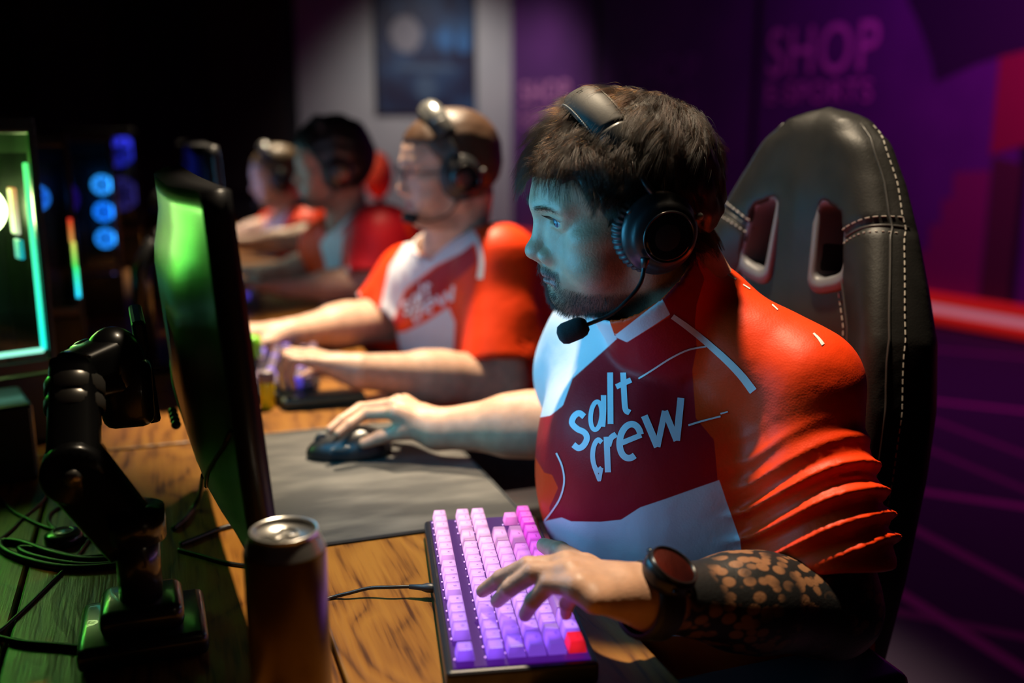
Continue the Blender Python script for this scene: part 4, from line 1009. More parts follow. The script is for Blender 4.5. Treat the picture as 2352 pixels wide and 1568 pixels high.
lathe_part('body', [(0, 0), (0.0125, 0), (0.0135, 0.002), (0.0135, 0.042), (0.012, 0.046)], mat('label_yellow', (0.95, 0.74, 0.01), 0.4), k)
lathe_part('lid', [(0.0122, 0.0465), (0.0140, 0.047), (0.0140, 0.064), (0.0125, 0.066), (0, 0.066)], mat('lid_grey', (0.22, 0.17, 0.19), 0.35), k)
G = atz(598, 905, DZ); k = thing('spray_bottle', 'little bottle with bright green cap behind the yellow jar', 'bottle', (G[0]-.005, G[1]+.06, DZ), 0)
lathe_part('body', [(0, 0), (0.016, 0), (0.017, 0.003), (0.017, 0.050), (0.010, 0.058)], mat('bottle_grey', (0.12, 0.11, 0.11), 0.3), k)
lathe_part('cap', [(0.0105, 0.0585), (0.017, 0.059), (0.0165, 0.094), (0.012, 0.098), (0, 0.098)], mat('cap_green', (0.20, 0.62, 0.02), 0.4, emit=(0.2, 0.6, 0.02), estr=0.0), k)
a_, b_2 = atz(645, 935, DZ), atz(835, 918, DZ); c_ = (a_+b_2)/2; l_ = np.linalg.norm(b_2-a_); w_ = math.atan2(b_2[1]-a_[1], b_2[0]-a_[0])
k = thing('wrist_rest', 'long low dark wrist rest with reflected green tint beside the yellow jar', 'wrist rest', (c_[0], c_[1], DZ), w_)
part('cushion', rbox((0, 0, 0.011), (l_, 0.052, 0.016), 0.006, 3), mat('rest_green_reflection', (0.055, 0.075, 0.05), 0.35), k, True, True)  # green reflection is put into the cushion's base colour
part('base', rbox((0, 0, 0.0015), (l_+0.004, 0.056, 0.003), 0.001), CASE, k, local=True)
# ------------------------------------------------------------------ headsets
HB = mat('headset_black', (0.016, 0.016, 0.018), 0.36, coat=0.15); HL = noise_color(mat('headset_leather', rough=0.60), (0.040, 0.037, 0.035), (0.050, 0.046, 0.043), 60, bump=0.12, bscale=500, dist=0.0006)
THR = mat('pale_thread', (0.42, 0.40, 0.36), 0.7); GLOSSB = mat('headset_disc', (0.006, 0.006, 0.007), 0.12)
def make_headset(H, label, detail=True, boom=True, shine=False, b=22.0, R=149, cup=(98, -3, -4), headband_text=None):
    k = thing('headset', label, 'headset', H.w((0, -18, -40)), 0, 'headsets worn by the players')
    b = math.radians(b); v = np.array([0, math.sin(b), math.cos(b)]); w = np.array([0, math.cos(b), -math.sin(b)]); c0 = np.array([0, -18.0, 10.0])
    def arc(th, R_, a, off=0.0): return c0+np.array([a*math.cos(th), 0, 0])+v*R_*math.sin(th)+w*off
    def strip(t0, t1, R0, a0, thick, half, n=26, bulge=3.0):
        G = []; B = []
        for th in np.linspace(math.radians(t0), math.radians(t1), n):
            u = np.linspace(-1, 1, 11); rr = [R0+thick*(1-abs(x)**3.0)+bulge*(1-x*x) for x in u]
            G.append([H.w(arc(th, r, a0+(r-R0), x*half)) for r, x in zip(rr, u)]); B.append([H.w(arc(th, R0-2*(1-x*x), a0-2*(1-x*x), x*half)) for x in u])
        return grid_surface(np.array(G), np.array(B))
    hm = HL if not shine else mat('headset_satin', (0.25, 0.25, 0.24), 0.25, 0.6)
    pd = part('headband_pad', strip(50, 130, R-8, 80, 8, 21), hm, k, True)
    for s_ in (0, 1):
        e = part('pad_end', strip(36 if s_ == 0 else 130.3, 49.7 if s_ == 0 else 144, R-8, 80, 9.5, 19.5, 12, 2.0), mat('headset_satin_black', (0.05, 0.048, 0.045), 0.38), k, True)
    fr = part('headband_frame', join(*[tube([H.w(arc(th, R-11, 78, o)) for th in np.radians(np.linspace(8, 172, 40))], 0.0016, 6) for o in (-8, 8)]), HB, k, True)
    if detail:
        st = []
        for o in (-18.5, 18.5):
            for i, th in enumerate(np.linspace(52, 128, 46)):
                p = [H.w(arc(math.radians(th+d), R-4.0, 84.0, o)) for d in (-0.55, 0.55)]; st.append(tube(p, 0.00055, 5))
        o = part('stitching', join(*st), THR, pd); o['kind'] = 'stuff'
        V, F = text_mesh('rd', 1.0, 3); V = V-[V[:, 0].mean(), V[:, 1].mean(), 0]
        P = []
        for q in V:
            th = math.radians(90-6)-q[1]*0.0; P.append(H.w(arc(math.radians(86)+q[0]*0.085, R+5.2, 91, -3-q[1]*13)))
        part('band_print', (np.array(P), F), mat('band_print_dark', (0.012, 0.011, 0.010), 0.6), pd)
    for s_ in (1, -1):
        C = lambda x, y, z: H.w((s_*x, y, z)); cx, cy, cz = cup
        S = Sculpt()
        S.u(H.ell((s_*(cx-8), cy, cz), (13, 40, 49)), 0.004); S.u(H.ell((s_*(cx+2), cy-3, cz-1), (8, 31, 35)), 0.012)
        S.clip((lambda P: (cx-17-H.loc(P)[:, 0]*s_)/1000, H.t, 1.0), 0.003)
        V, F = S.mesh(H.w((s_*cx, cy, cz))-0.07, H.w((s_*cx, cy, cz))+0.07, 0.002 if detail else 0.004)
        cp = fast_part('earcup', V, F, HB, k)
        ax = H.d((s_, 0, 0)); yy = H.d((0, 1, 0)); zz = H.d((0, 0, 1))
        def disc(x, rx, rz, dy, dz, m, nm, par):
            a = np.linspace(0, 2*np.pi, 40, endpoint=False); rows = []
            prof = [(0.001, 1.2), (0.9, 1.0), (1.0, 0.2), (1.0, -2.5)]
            G = np.array([[H.w((s_*(x+h), cy+dy+rx*r*np.cos(t), cz+dz+rz*r*np.sin(t))) for t in np.r_[a, a[0]]] for r, h in prof])
            return part(nm, grid_surface(G), m, par, True)
        disc(cx+9.2, 25, 28, -4, -1, GLOSSB, 'disc', cp)
        a = np.linspace(0, 2*np.pi, 48, endpoint=False)
        part('disc_ring', tube([H.w((s_*(cx+9.0), cy-4+26.0*np.cos(t), cz-1+29*np.sin(t))) for t in a], 0.0011, 6, closed=True), mat('ring_gloss', (0.10, 0.09, 0.09), 0.15, 0.7), cp, True)
        # ribbed ear cushion
        G = []
        na = 264 if detail else 40
        for t in np.linspace(0, 2*np.pi, na+1):
            rr = 1+(0.085*math.sin(t*44) if detail else 0)
            row = []
            for u in np.linspace(0, 2*np.pi, 13):
                rx = 33+9.5*math.cos(u)*rr; rz = 42+9.5*math.cos(u)*rr; row.append(H.w((s_*(cx-24+9.5*math.sin(u)*rr), cy+2+rx*math.cos(t), cz+rz*math.sin(t))))
            G.append(row)
        part('ear_cushion', grid_surface(np.array(G)), mat('cushion_leather', (0.05, 0.05, 0.052), 0.42), cp, True)
        P = spline([H.w(arc(math.radians(38 if s_ > 0 else 142), R-6, 84)), H.w((s_*(cx-9), cy+10, cz+62)), H.w((s_*(cx-6), cy+3, cz+47))], 10)
        part('yoke', join(tube(P, 0.0034, 8), tube([H.w((s_*(cx-7), cy-31+62*u, cz+30+14*math.sin(math.pi*u))) for u in np.linspace(0, 1, 12)], 0.003, 6)), HB, k, True)
        if s_ > 0:
            part('volume_knob', ball(C(cx-6, cy-43, cz+10), 0.0042, None, 12, 8), mat('knob_grey', (0.25, 0.24, 0.22), 0.35), cp, True)
    if boom:
        cx, cy, cz = cup
        if callable(boom): P = boom(H)
        else: P = [H.w((cx-14, cy+14, cz-48)), H.w((cx-14, cy+26, cz-66)), H.w((cx-22, 45, -85)), H.w((62, 72, -90)), H.w((48, 92, -86))]
        P = spline(P, 30)
        part('mic_boom', join(tube(P, 0.0022, 8), tube([P[0], P[0]*0.88+P[6]*0.12, P[3]], [0.0052, 0.0046, 0.003], 8)), HB, k, True)
        d = unit(P[-1]-P[-4]); e = P[-1]+d*0.016
        part('mic_foam', join(tube([P[-1]-d*0.002, P[-1]+d*0.002, P[-1]+d*0.008, P[-1]+d*0.022, P[-1]+d*0.027, P[-1]+d*0.0295], [0.0058, 0.0098, 0.0112, 0.0112, 0.0092, 0.0045], 16)), noise_color(mat('mic_foam_black', rough=0.9), (0.008, 0.012, 0.014), (0.02, 0.024, 0.026), 900), k, True)
    return k
def boom1(H): return [atd(1482, 592, 0.985), atd(1472, 648, 0.985), atd(1440, 690, 0.985), atd(1400, 723, 0.99), atd(1345, 747, 0.995)]
make_headset(H1, 'black headset with stitched band on the nearest player, dark mic at his chin', boom=boom1)
# ------------------------------------------------------------------ gaming chair
LEA = noise_color(mat('black_leather', rough=0.48, spec=0.28), (0.008, 0.0078, 0.0075), (0.012, 0.0115, 0.011), 30, bump=0.35, bscale=420, dist=0.0007)
CHX, CHY, CHZ = 0.742, 1.095, 0.435; REC = math.radians(7)
CA = np.array([0, -1.0, 0]); CT = np.array([math.sin(REC), 0, math.cos(REC)]); CN = np.array([-math.cos(REC), 0, math.sin(REC)])   # side (near), up, front
yaw_ = rotz(math.radians(14)); CA, CT, CN = yaw_@CA, yaw_@CT, yaw_@CN
CO = np.array([CHX, CHY, CHZ])
CW = np.stack([CA, CT, CN], 1)
def chw(s, t, n): return CO+CA*s+CT*t+CN*n
TT = np.array([-0.05, 0.10, 0.25, 0.38, 0.46, 0.54, 0.60, 0.66, 0.72, 0.77, 0.805, 0.82])
WW = np.array([0.190, 0.208, 0.222, 0.227, 0.225, 0.212, 0.190, 0.166, 0.138, 0.108, 0.068, 0.0])
def half_w(t): return np.interp(t, TT, WW)
def sm(x, a, b): u = np.clip((x-a)/(b-a), 0, 1); return u*u*(3-2*u)
def bolst(s, t):
    w = half_w(t); e = np.abs(s)-(w-0.120); B = sm(e, -0.01, 0.085)
    h = 0.006+0.054*sm(t, 0.74, 0.50)
    return h*B*(1-0.25*sm(np.abs(s), w-0.03, w))
def chair_back():
    S = Sculpt()
    def f(P):
        q = (P-CO)@CW; s, t, n = q[:, 0], q[:, 1], q[:, 2]
        # outline distance
        w = half_w(t); dw = (half_w(t+0.01)-half_w(t-0.01))/0.02
        o = (np.abs(s)-w)/np.sqrt(1+np.minimum(dw*dw, 25)); o = np.maximum(o, -(t+0.05))
        o = np.maximum(o, t-0.822)
        crown = 0.030*np.sqrt(np.clip(1-(np.clip(-o, 0, 0.07)/0.07-1)**2, 0, 1))-0.030
        fr = 0.034+bolst(s, t)+crown*0.9+0.012*np.exp(-((t-0.70)/0.07)**2)*np.clip(1-np.abs(s)/0.13, 0, 1)
        # groove between head section and side bolsters
        g = np.exp(-((t-(0.635+0.034*np.sin(np.clip((np.abs(s)-(w-0.112))/0.092, 0, 1.1)*1.75)))/0.006)**2)*(np.abs(s) > w-0.115)*0.006
        g2 = np.exp(-((np.abs(s)-(w-0.022))/0.004)**2)*0.0025*(t > 0.0)+np.exp(-((np.abs(s)-(w-0.112))/0.005)**2)*0.004*(t < 0.64)
        d = np.maximum(n-fr+g+g2, -n-0.024+crown*-0.6)
        return smax(o*0.8, d*0.75, 0.040)
    S.u((f, chw(0, 0.38, 0), 0.62), 0.001)
    for s_ in (1, -1):
        S.cut((hole_fn(s_, 0.0), chw(s_*0.062, 0.64, 0), 0.09), 0.004)
    V, F = S.mesh(chw(0, 0.38, 0)-[0.20, 0.40, 0.52], chw(0, 0.38, 0)+[0.20, 0.40, 0.52], 0.005)
    return V, F
def hole_poly(s_, g):
    # trapezoid slot in (s, t), outer corner lower; g grows it
    p = np.array([(0.036-g, 0.690+g), (0.072+g*0.8, 0.680+g), (0.084+g, 0.606-g), (0.042-g, 0.592-g)]); p[:, 0] *= s_; return p
def hole_fn(s_, g):
    def f(P):
        q = (P-CO)@CW; return poly_sd(q[:, :2], hole_poly(s_, g-0.006))-0.006
    return f
ch = thing('gaming_chair', 'black leather racing-style gaming chair with pale stitching behind the nearest player', 'chair', (CHX-0.2, CHY, 0))
V, F = chair_back(); fast_part('backrest', V, F, LEA, ch)
bv = BVHTree.FromPolygons([tuple(v) for v in V], [tuple(f) for f in F.tolist()])
def chsurf(s, t, out=0.0):
    o = chw(s, t, 0.3); h = bv.ray_cast(Vector(o), Vector(-CN)); 
    if h[0] is None: return None
    return np.array(h[0])+np.array(h[1])*out
trim_m = mat('slot_trim_grey', (0.11, 0.11, 0.12), 0.5, 0.1)
for s_ in (1, -1):
    def rr(g, n=10):
        p = hole_poly(s_, 0); out = []
        c = p.mean(0)
        for i in range(4):
            a, b, d = p[i-1], p[i], p[(i+1) % 4]
            u = unit(a-b); v = unit(d-b); r = 0.016
            for k in np.linspace(0, 1, n):
                x = b+u*r*(1-k)**2+v*r*k**2; out.append(x)
        out = np.array(out); nrm = out-c; nrm = nrm/np.linalg.norm(nrm, axis=1)[:, None]; return out+nrm*g
    RI, RO = rr(0.0), rr(0.021); G = []
    for A_, nn in ((RI, -0.03), (RI, 0.036), (rr(0.004), 0.042), (rr(0.018), 0.041), (RO, 0.036), (RO, 0.025)):
        ring_ = [chw(x, y, nn) for x, y in A_]; G.append(ring_+[ring_[0]])
    part('slot_trim', grid_surface(np.array(G)), trim_m, ch, True)
def stitch_line(pts, step=0.0095, dash=0.0058, out=0.0008, r=0.0008):
    P = [chsurf(s, t, out) for s, t in pts]; P = np.array([p for p in P if p is not None]); L = np.r_[0, np.cumsum(np.linalg.norm(np.diff(P, axis=0), axis=1))]
    parts = []
    for a in np.arange(0, L[-1]-dash, step):
        q = [np.array([np.interp(a+d, L, P[:, i]) for i in range(3)]) for d in (0, dash/2, dash)]; parts.append(tube(q, r, 5))
    return parts
st = []; pip = []
for s_ in (1, -1):
    ts = np.linspace(0.0, 0.79, 90)
    st += stitch_line([(s_*(half_w(t)-0.014), t) for t in ts])
    pip.append([chsurf(s_*(half_w(t)-0.024), t, 0.0004) for t in ts])
    ts2 = np.linspace(0.0, 0.632, 70)
    st += stitch_line([(s_*(half_w(t)-0.118), t) for t in ts2]); pip.append([chsurf(s_*(half_w(t)-0.106), t, 0.0006) for t in ts2])
    arc_ = [(half_w(0.65)-0.112+0.092*u, 0.635+0.034*math.sin(u*1.75)) for u in np.linspace(0, 1, 24)]
    st += stitch_line([(s_*a, b+0.011) for a, b in arc_]); st += stitch_line([(s_*a, b-0.008) for a, b in arc_], 0.0075, 0.003)
    pip.append([chsurf(s_*a, b, 0.0005) for a, b in arc_])
o = part('stitching', join(*st), THR, ch); o['kind'] = 'stuff'
part('piping', join(*[tube([p for p in q if p is not None], 0.0016, 6) for q in pip]), mat('piping_leather', (0.035, 0.033, 0.032), 0.42), ch, True)
S = Sculpt(); sc_ = np.array([CHX-0.26, CHY, 0.43])
S.u((lambda P: np.linalg.norm(np.maximum(np.abs((P-sc_)@yaw_)-[0.225, 0.215, 0.025], 0), axis=1)-0.04, sc_, 0.42), 0.01)
for s_ in (1, -1): S.u(f_rc(sc_+yaw_@np.array([0.2, s_*0.22, 0.03]), sc_+yaw_@np.array([-0.22, s_*0.22, 0.02]), 0.055, 0.05), 0.03)
V, F = S.mesh(sc_-[0.36, 0.36, 0.12], sc_+[0.36, 0.36, 0.14], 0.008); fast_part('seat', V, F, LEA, ch)
bx = np.array([CHX-0.24, CHY, 0.0])
part('gas_stem', join(cyl(bx+[0, 0, 0.09], bx+[0, 0, 0.36], 0.027), cyl(bx+[0, 0, 0.055], bx+[0, 0, 0.13], 0.045)), STEEL, ch, True)
for i in range(5):
    a = i*2*math.pi/5+0.3; d = np.array([math.cos(a), math.sin(a), 0])
    lg = part('base_leg', tube([bx+d*0.03+[0, 0, 0.10], bx+d*0.17+[0, 0, 0.085], bx+d*0.31+[0, 0, 0.07]], [0.028, 0.022, 0.016], 8), STEEL, ch, True)
    e = bx+d*0.305; n_ = np.array([-d[1], d[0], 0])
    part('caster', join(*[cyl(e+n_*k+[0, 0, 0.028], e+n_*(k+0.014)+[0, 0, 0.028], 0.028, seg=16) for k in (-0.020, 0.006)]), CASE, lg, True)
for s_ in (1, -1):
    c = np.array([CHX-0.24, CHY, 0]); p = c+yaw_@np.array([0.02, s_*-0.30, 0])
    part('armrest', join(rbox(p+[0, 0, 0.635], (0.26, 0.085, 0.03), 0.012, 3), rbox(p+[0, 0, 0.52], (0.07, 0.035, 0.22), 0.01), rbox(c+yaw_@np.array([0.02, s_*-0.20, 0.42]), (0.07, 0.22, 0.02), 0.005)), CASE, ch, True)
# red headrest seen beyond the third player
rh = atd(868, 402, 4.9)
k = thing('office_chair', 'chair with a rounded bright orange-red headrest beyond the third player', 'chair', (rh[0], rh[1], 0))
RED = mat('orange_red_fabric', (0.80, 0.06, 0.012), 0.6, sheen=0.2)
part('headrest', ball(rh, (0.075, 0.075, 0.115), None, 24, 16), RED, k, True)
part('backrest', rbox(rh-[0, 0, 0.42], (0.10, 0.40, 0.56), 0.045, 4), RED, k, True)
part('seat', rbox((rh[0]-0.22, rh[1], 0.45), (0.48, 0.46, 0.09), 0.035, 3), RED, k, True)
part('stem', join(cyl((rh[0]-.2, rh[1], 0.05), (rh[0]-.2, rh[1], 0.42), 0.03), tube([rh+[0.02, 0, -0.75], rh+[0.04, 0, -0.4], rh+[0.0, 0, -0.05]], 0.02)), STEEL, k, True)
for i in range(5):
    a = i*2*math.pi/5; part('base_leg', tube([(rh[0]-.2, rh[1], 0.07), (rh[0]-.2+0.3*math.cos(a), rh[1]+0.3*math.sin(a), 0.02)], [0.025, 0.018], 8), STEEL, k, True)
# ------------------------------------------------------------------ jersey print of the nearest player, laid on the cloth
jb = BVHTree.FromPolygons([tuple(v) for v in R1['JV'].tolist()], [tuple(f) for f in R1['JF'].tolist()])
def on_cloth(px, py, out=0.0012, b=None):
    h = (b or jb).ray_cast(Vector(CAM), Vector(ray(px, py)).normalized())
    return None if h[0] is None else np.array(h[0])+np.array(h[1])*out*(1 if Vector(ray(px, py)).dot(h[1]) < 0 else -1)
L_ = R1['jersey']
TXT = []
def ell_arc(cx, cy, rx, ry, a0, a1, tilt, n=18):
    c, q = math.cos(math.radians(tilt)), math.sin(math.radians(tilt)); out = []
    for a in np.radians(np.linspace(a0, a1, n)):
        x, y = rx*math.cos(a), ry*math.sin(a); out.append((cx+c*x-q*y, cy+q*x+c*y))
    return out
TXT += [([(1343, 957), (1331, 949), (1319, 957), (1315, 972), (1327, 985), (1343, 993), (1349, 1006), (1342, 1022), (1330, 1029), (1318, 1021)], 12.5, False),
    (ell_arc(1370, 955, 12.5, 32, 0, 350, 5), 9.5, True), ([(1387, 908), (1387, 944), (1385, 980)], 11, False),
    ([(1402, 856), (1403, 974)], 12, False), ([(1432, 856), (1434, 905), (1437, 940), (1447, 948)], 12, False), ([(1416, 889), (1450, 873)], 11, False),
    ([(1383, 1016), (1374, 1010), (1365, 1024), (1362, 1048), (1366, 1070), (1374, 1080), (1383, 1074)], 10, False), ([(1364, 1070), (1371, 1088), (1377, 1102), (1380, 1088), (1383, 1074)], 7, False),
    ([(1394, 1003), (1397, 1084)], 12.5, False), ([(1398, 1024), (1404, 1006), (1416, 997)], 12, False),
    (ell_arc(1448, 1013, 24, 39, -28, -308, 8), 13.5, False), ([(1424, 1019), (1473, 999)], 11, False),
    ([(1480, 955), (1510, 1026)], 14.5, False), ([(1510, 1026), (1527, 944)], 12.5, False), ([(1527, 944), (1554, 1012)], 13, False), ([(1554, 1012), (1564, 914)], 14.5, False)]
def cloth_strokes(items, m, parent, b=None, f=lambda p: p, ws=1.0):
    parts = []
    for pts, w, cl in items:
        n = 44 if len(pts) > 6 else (24 if len(pts) > 2 else 16)
        P = spline(np.array([f(p) for p in pts], float), n, cl); T = np.gradient(P, axis=0) if not cl else np.roll(P, -1, 0)-np.roll(P, 1, 0)
        T /= np.linalg.norm(T, axis=1)[:, None]+1e-9; N = np.stack([-T[:, 1], T[:, 0]], 1); G = []
        for i in list(range(n))+([0] if cl else []):
            row = [on_cloth(*(P[i]+N[i]*u*w*ws/2), 0.0007, b) for u in (-1, -0.33, 0.33, 1)]
            if all(r is not None for r in row): G.append(row)
        if len(G) > 1: parts.append(grid_surface(np.array(G)))
    if parts: return part('lettering', join(*parts), m, parent)
cloth_strokes(TXT, WHITEP, L_, ws=1.10)
def ribbon(pts, w0, w1, m, parent, b=None, n=40, name='piping'):
    P = spline(np.array(pts, float), n); T = np.gradient(P, axis=0); T /= np.linalg.norm(T, axis=1)[:, None]; N = np.stack([-T[:, 1], T[:, 0]], 1)
    G = []
    for i in range(n):
        w = w0+(w1-w0)*i/(n-1); row = [on_cloth(*(P[i]+N[i]*k*w/2), 0.0008, b) for k in (-1, 0, 1)]
        if any(r is None for r in row): continue
        G.append(row)
    if len(G) > 2: return grid_surface(np.array(G))
WHP = mat('white_piping', (0.78, 0.76, 0.74), 0.5)
rb = [ribbon(p, a, b_, None, None) for p, a, b_ in (
    ([(1544, 726), (1580, 752), (1625, 788), (1668, 826), (1703, 862), (1731, 898)], 12, 19),
    ([(1467, 870), (1500, 848), (1540, 822), (1580, 803), (1622, 795)], 4, 4), ([(1581, 977), (1610, 968), (1655, 956)], 4.5, 4), ([(1655, 950), (1672, 945)], 4, 3),
    ([(1279, 1040), (1292, 1070), (1297, 1105), (1288, 1142), (1270, 1172), (1252, 1195)], 4, 4),
    ([(1640, 612), (1662, 626), (1690, 642)], 3.5, 3), ([(1706, 654), (1722, 664)], 3, 2.5), ([(1773, 700), (1786, 712)], 3.5, 3), ([(1868, 766), (1880, 778), (1890, 792)], 4, 8))]
rb = [r for r in rb if r is not None]
for r in rb: part('piping', r, WHP, L_)
# ------------------------------------------------------------------ wristwatch on the tattooed arm
wl, el = P1['wL'], P1['elL']; ad_ = unit(el-wl); wc = wl-ad_*0.004-np.array([0, 0, 0.003])
up_ = unit(np.array([-0.05, -0.45, 1.0])-ad_*(np.array([-0.05, -0.45, 1.0])@ad_)); sd_ = np.cross(ad_, up_)
k = thing('wristwatch', 'chunky black wristwatch on the tattooed left wrist', 'watch', wc-[0, 0, 0.03])
RS = 0.0308
def sec(a, r): return wc+up_*math.cos(a)*r+sd_*math.sin(a)*r
G = []
for a in np.linspace(0, 2*math.pi, 41):
    G.append([sec(a, RS+q)+ad_*x for x, q in ((-0.014, -0.001), (-0.0135, 0.003), (-0.010, 0.0042), (0.010, 0.0042), (0.0135, 0.003), (0.014, -0.001))])
part('strap', grid_surface(np.array(G)), mat('watch_strap', (0.012, 0.012, 0.012), 0.55), k, True)
cc_ = wc+up_*(RS-0.001)
part('case', lathe([(0, -0.004), (0.021, -0.004), (0.0245, 0.001), (0.0245, 0.010), (0.0232, 0.014), (0.0205, 0.0158), (0.0200, 0.0150)], 40, cc_, up_), mat('watch_case', (0.02, 0.02, 0.021), 0.25, 0.5), k, True)
part('face', lathe([(0, 0.0150), (0.0198, 0.0150)], 32, cc_, up_), mat('watch_glass', (0.012, 0.003, 0.003), 0.06, coat=0.8), k, True)  # red reflection is tinted into the dark glass colour
part('bezel', ring(cc_+up_*0.0155, up_, 0.0215, 0.0013, 40, 6), mat('watch_bezel', (0.05, 0.05, 0.05), 0.2, 0.8), k, True)
part('button', join(*[cyl(cc_+up_*0.007+ad_*x+sd_*s_*0.022, cc_+up_*0.007+ad_*x*1.1+sd_*s_*0.0262, 0.0024, seg=10) for x in (-0.008, 0.008) for s_ in (1, -1)]), mat('watch_bezel'), k, True)
# ------------------------------------------------------------------ monitors on arms
SHELL = mat('monitor_gloss_black', (0.012, 0.012, 0.014), 0.30, spec=0.8); SHELL2 = mat('monitor_satin_black', (0.014, 0.014, 0.016), 0.35)
def make_monitor(label, base, yaw, tilt, screen_col, strength, Wd=0.54, Hh=0.345, prot='monitor'):
    # local x = screen normal (towards player), y = width, z = up; base = centre of the panel
    k = thing('monitor', label, 'monitor', base, yaw, 'monitors in front of the players')
    Rt = roty(-tilt); tf = lambda G: np.asarray(G)@Rt.T
    n, m = 26, 18; ys = np.linspace(-Wd/2, Wd/2, n); zs = np.linspace(-Hh/2, Hh/2, m); Rc = 9.0
    cv = lambda y: (y*y)/(2*Rc)
    F_ = np.array([[(cv(y)+0.008, y, z) for z in zs] for y in ys]); 
    def th(y, z):
        s = lambda x: (lambda q: q*q*(3-2*q))(min(1, max(0, x)))
        u = s((Wd/2-abs(y)-0.004)/0.10); u0 = s((Wd/2-abs(y))/0.03); v = s((Hh/2-z-0.030)/0.07); v2 = s((Hh/2+z-0.004)/0.10); u0 = s((Wd/2-abs(y))/0.16); return 0.015+0.016*u0*s((Hh/2+z)/0.03)+0.014*u*v*v2
    B_ = np.array([[(cv(y)-th(y, z), y, z) for z in zs] for y in ys])
    V, F = grid_surface(F_, B_); part('housing', (tf(V), F), SHELL, k, True, True)
    sm_ = mat('screen_'+label[:12], (0.01, 0.01, 0.01), 0.2, emit=screen_col, estr=strength)
    if strength > 3:       # unseen picture; emission graded brighter upwards to keep light off the hands
        N, L, b = nt(sm_); tc = node(sm_, 'ShaderNodeTexCoord'); sp = node(sm_, 'ShaderNodeSeparateXYZ'); L.new(tc.outputs['Object'], sp.inputs[0])
        r = node(sm_, 'ShaderNodeMapRange'); r.inputs['From Min'].default_value = -0.10; r.inputs['From Max'].default_value = 0.06; r.inputs['To Min'].default_value = strength*0.12; r.inputs['To Max'].default_value = strength*1.6
        L.new(sp.outputs['Z'], r.inputs['Value']); L.new(r.outputs[0], b.inputs['Emission Strength'])
    S_ = np.array([[(cv(y)+0.0086, y, z) for z in np.linspace(-Hh/2+0.014, Hh/2-0.006, m)] for y in np.linspace(-Wd/2+0.006, Wd/2-0.006, n)])
    V, F = grid_surface(S_); part('screen', (tf(V), [tuple(reversed(f)) for f in F]), sm_, k, True, True)
    # seam that swoops over the back shell
    sw = [(y, -0.02-0.16*((y+Wd/2)/Wd)**2*0-0.13*math.sin(min(1, (y+Wd/2)/Wd*1.15)*math.pi)) for y in np.linspace(-Wd/2+0.02, Wd/2-0.02, 26)]
    part('back_seam', (tf(tube([(cv(y)-th(y, z)-0.0008, y, z) for y, z in sw], 0.0022, 6)[0]), tube([(cv(y)-th(y, z)-0.0008, y, z) for y, z in sw], 0.0022, 6)[1]), SHELL2, k, True, True)
    V, F = join(rbox((-0.074, 0, -0.02), (0.014, 0.11, 0.11), 0.004), cyl((-0.080, 0, -0.02), (-0.115, 0, -0.02), 0.030, seg=20)); part('mount_plate', (tf(V), F), SHELL2, k, False, True)
    V, F = join(*[ball((cv(0.13)-0.050, 0.10+0.02*i, -0.125), (0.006, 0.005, 0.006), None, 8, 6) for i in range(4)]); part('port_plugs', (tf(V), F), SHELL2, k, True, True)
    return k
MB_ = np.array([0.049, 1.13, 0.995])
make_monitor('nearest monitor, its glossy black back towards the camera, lighting the face of the nearest player', MB_, math.radians(2.5), math.radians(4.3), (0.080, 0.50, 0.88), 5.8)
m2 = make_monitor('second monitor, in front of the player with glasses', (0.112, 2.17, 1.01), math.radians(0), math.radians(3), (0.30, 0.38, 0.62), 2.0)
m3 = make_monitor('third monitor down the row', (0.13, 3.08, 1.0), math.radians(0), math.radians(3), (0.2, 0.45, 0.5), 2.0)
m4 = make_monitor('farthest monitor in the row', (0.14, 4.22, 0.98), math.radians(0), math.radians(3), (0.3, 0.35, 0.7), 2.0)
ARM = mat('arm_black', (0.012, 0.012, 0.013), 0.28, coat=0.4); ALU = mat('arm_band_metal', (0.40, 0.38, 0.35), 0.3, 0.8)
bs = atz(330, 1425, DZ+0.02); bs[2] = DZ
e0 = np.array([bs[0]+0.0, bs[1]+0.0, DZ+0.10]); e1 = atd(172, 1075, 0.93); e2 = atd(172, 905, 0.96); e3 = atd(262, 835, 1.01); e4 = MB_+rotz(math.radians(2.5))@np.array([-0.115, 0, -0.02])
k = thing('monitor_bracket', 'black jointed monitor arm with a pale metal band, clamped to the nearest desk', 'monitor mount', bs)
part('base', join(rbox(bs+[0, 0, 0.012], (0.115, 0.105, 0.024), 0.008, 3), rbox(bs+[0.0, 0, 0.034], (0.075, 0.07, 0.026), 0.01, 3)), ARM, k, True)
part('post', join(cyl(bs+[0, 0, 0.04], bs+[0, 0, 0.125], 0.020), cyl(bs+[0, 0, 0.105], bs+[0, 0, 0.135], 0.027)), ARM, k, True)
def slab(a, b, w0, w1, h0, h1, n=12):
    d = unit(b-a); s = unit(np.cross(d, [0, 0, 1.0])); u = np.cross(s, d); G = []
    for t in np.linspace(0, 1, n):
        c = a+(b-a)*t; w = w0+(w1-w0)*t; h = h0+(h1-h0)*t; G.append([c+s*w*math.copysign(abs(math.cos(q))**0.55, math.cos(q))+u*h*math.copysign(abs(math.sin(q))**0.55, math.sin(q)) for q in np.linspace(0, 2*math.pi, 21)])
    V, F = grid_surface(np.array(G)); n0 = 21; F.append(tuple(range(20))[::-1]); F.append(tuple(range((n-1)*21, n*21-1))); return V, F
part('lower_arm', slab(e0, e1+(e1-e0)*0.06, 0.019, 0.023, 0.028, 0.030), ARM, k, True)
part('elbow', join(cyl(e1-[0, 0.026, 0], e1+[0, 0.026, 0], 0.029, bev=0.004), ), ARM, k, True)
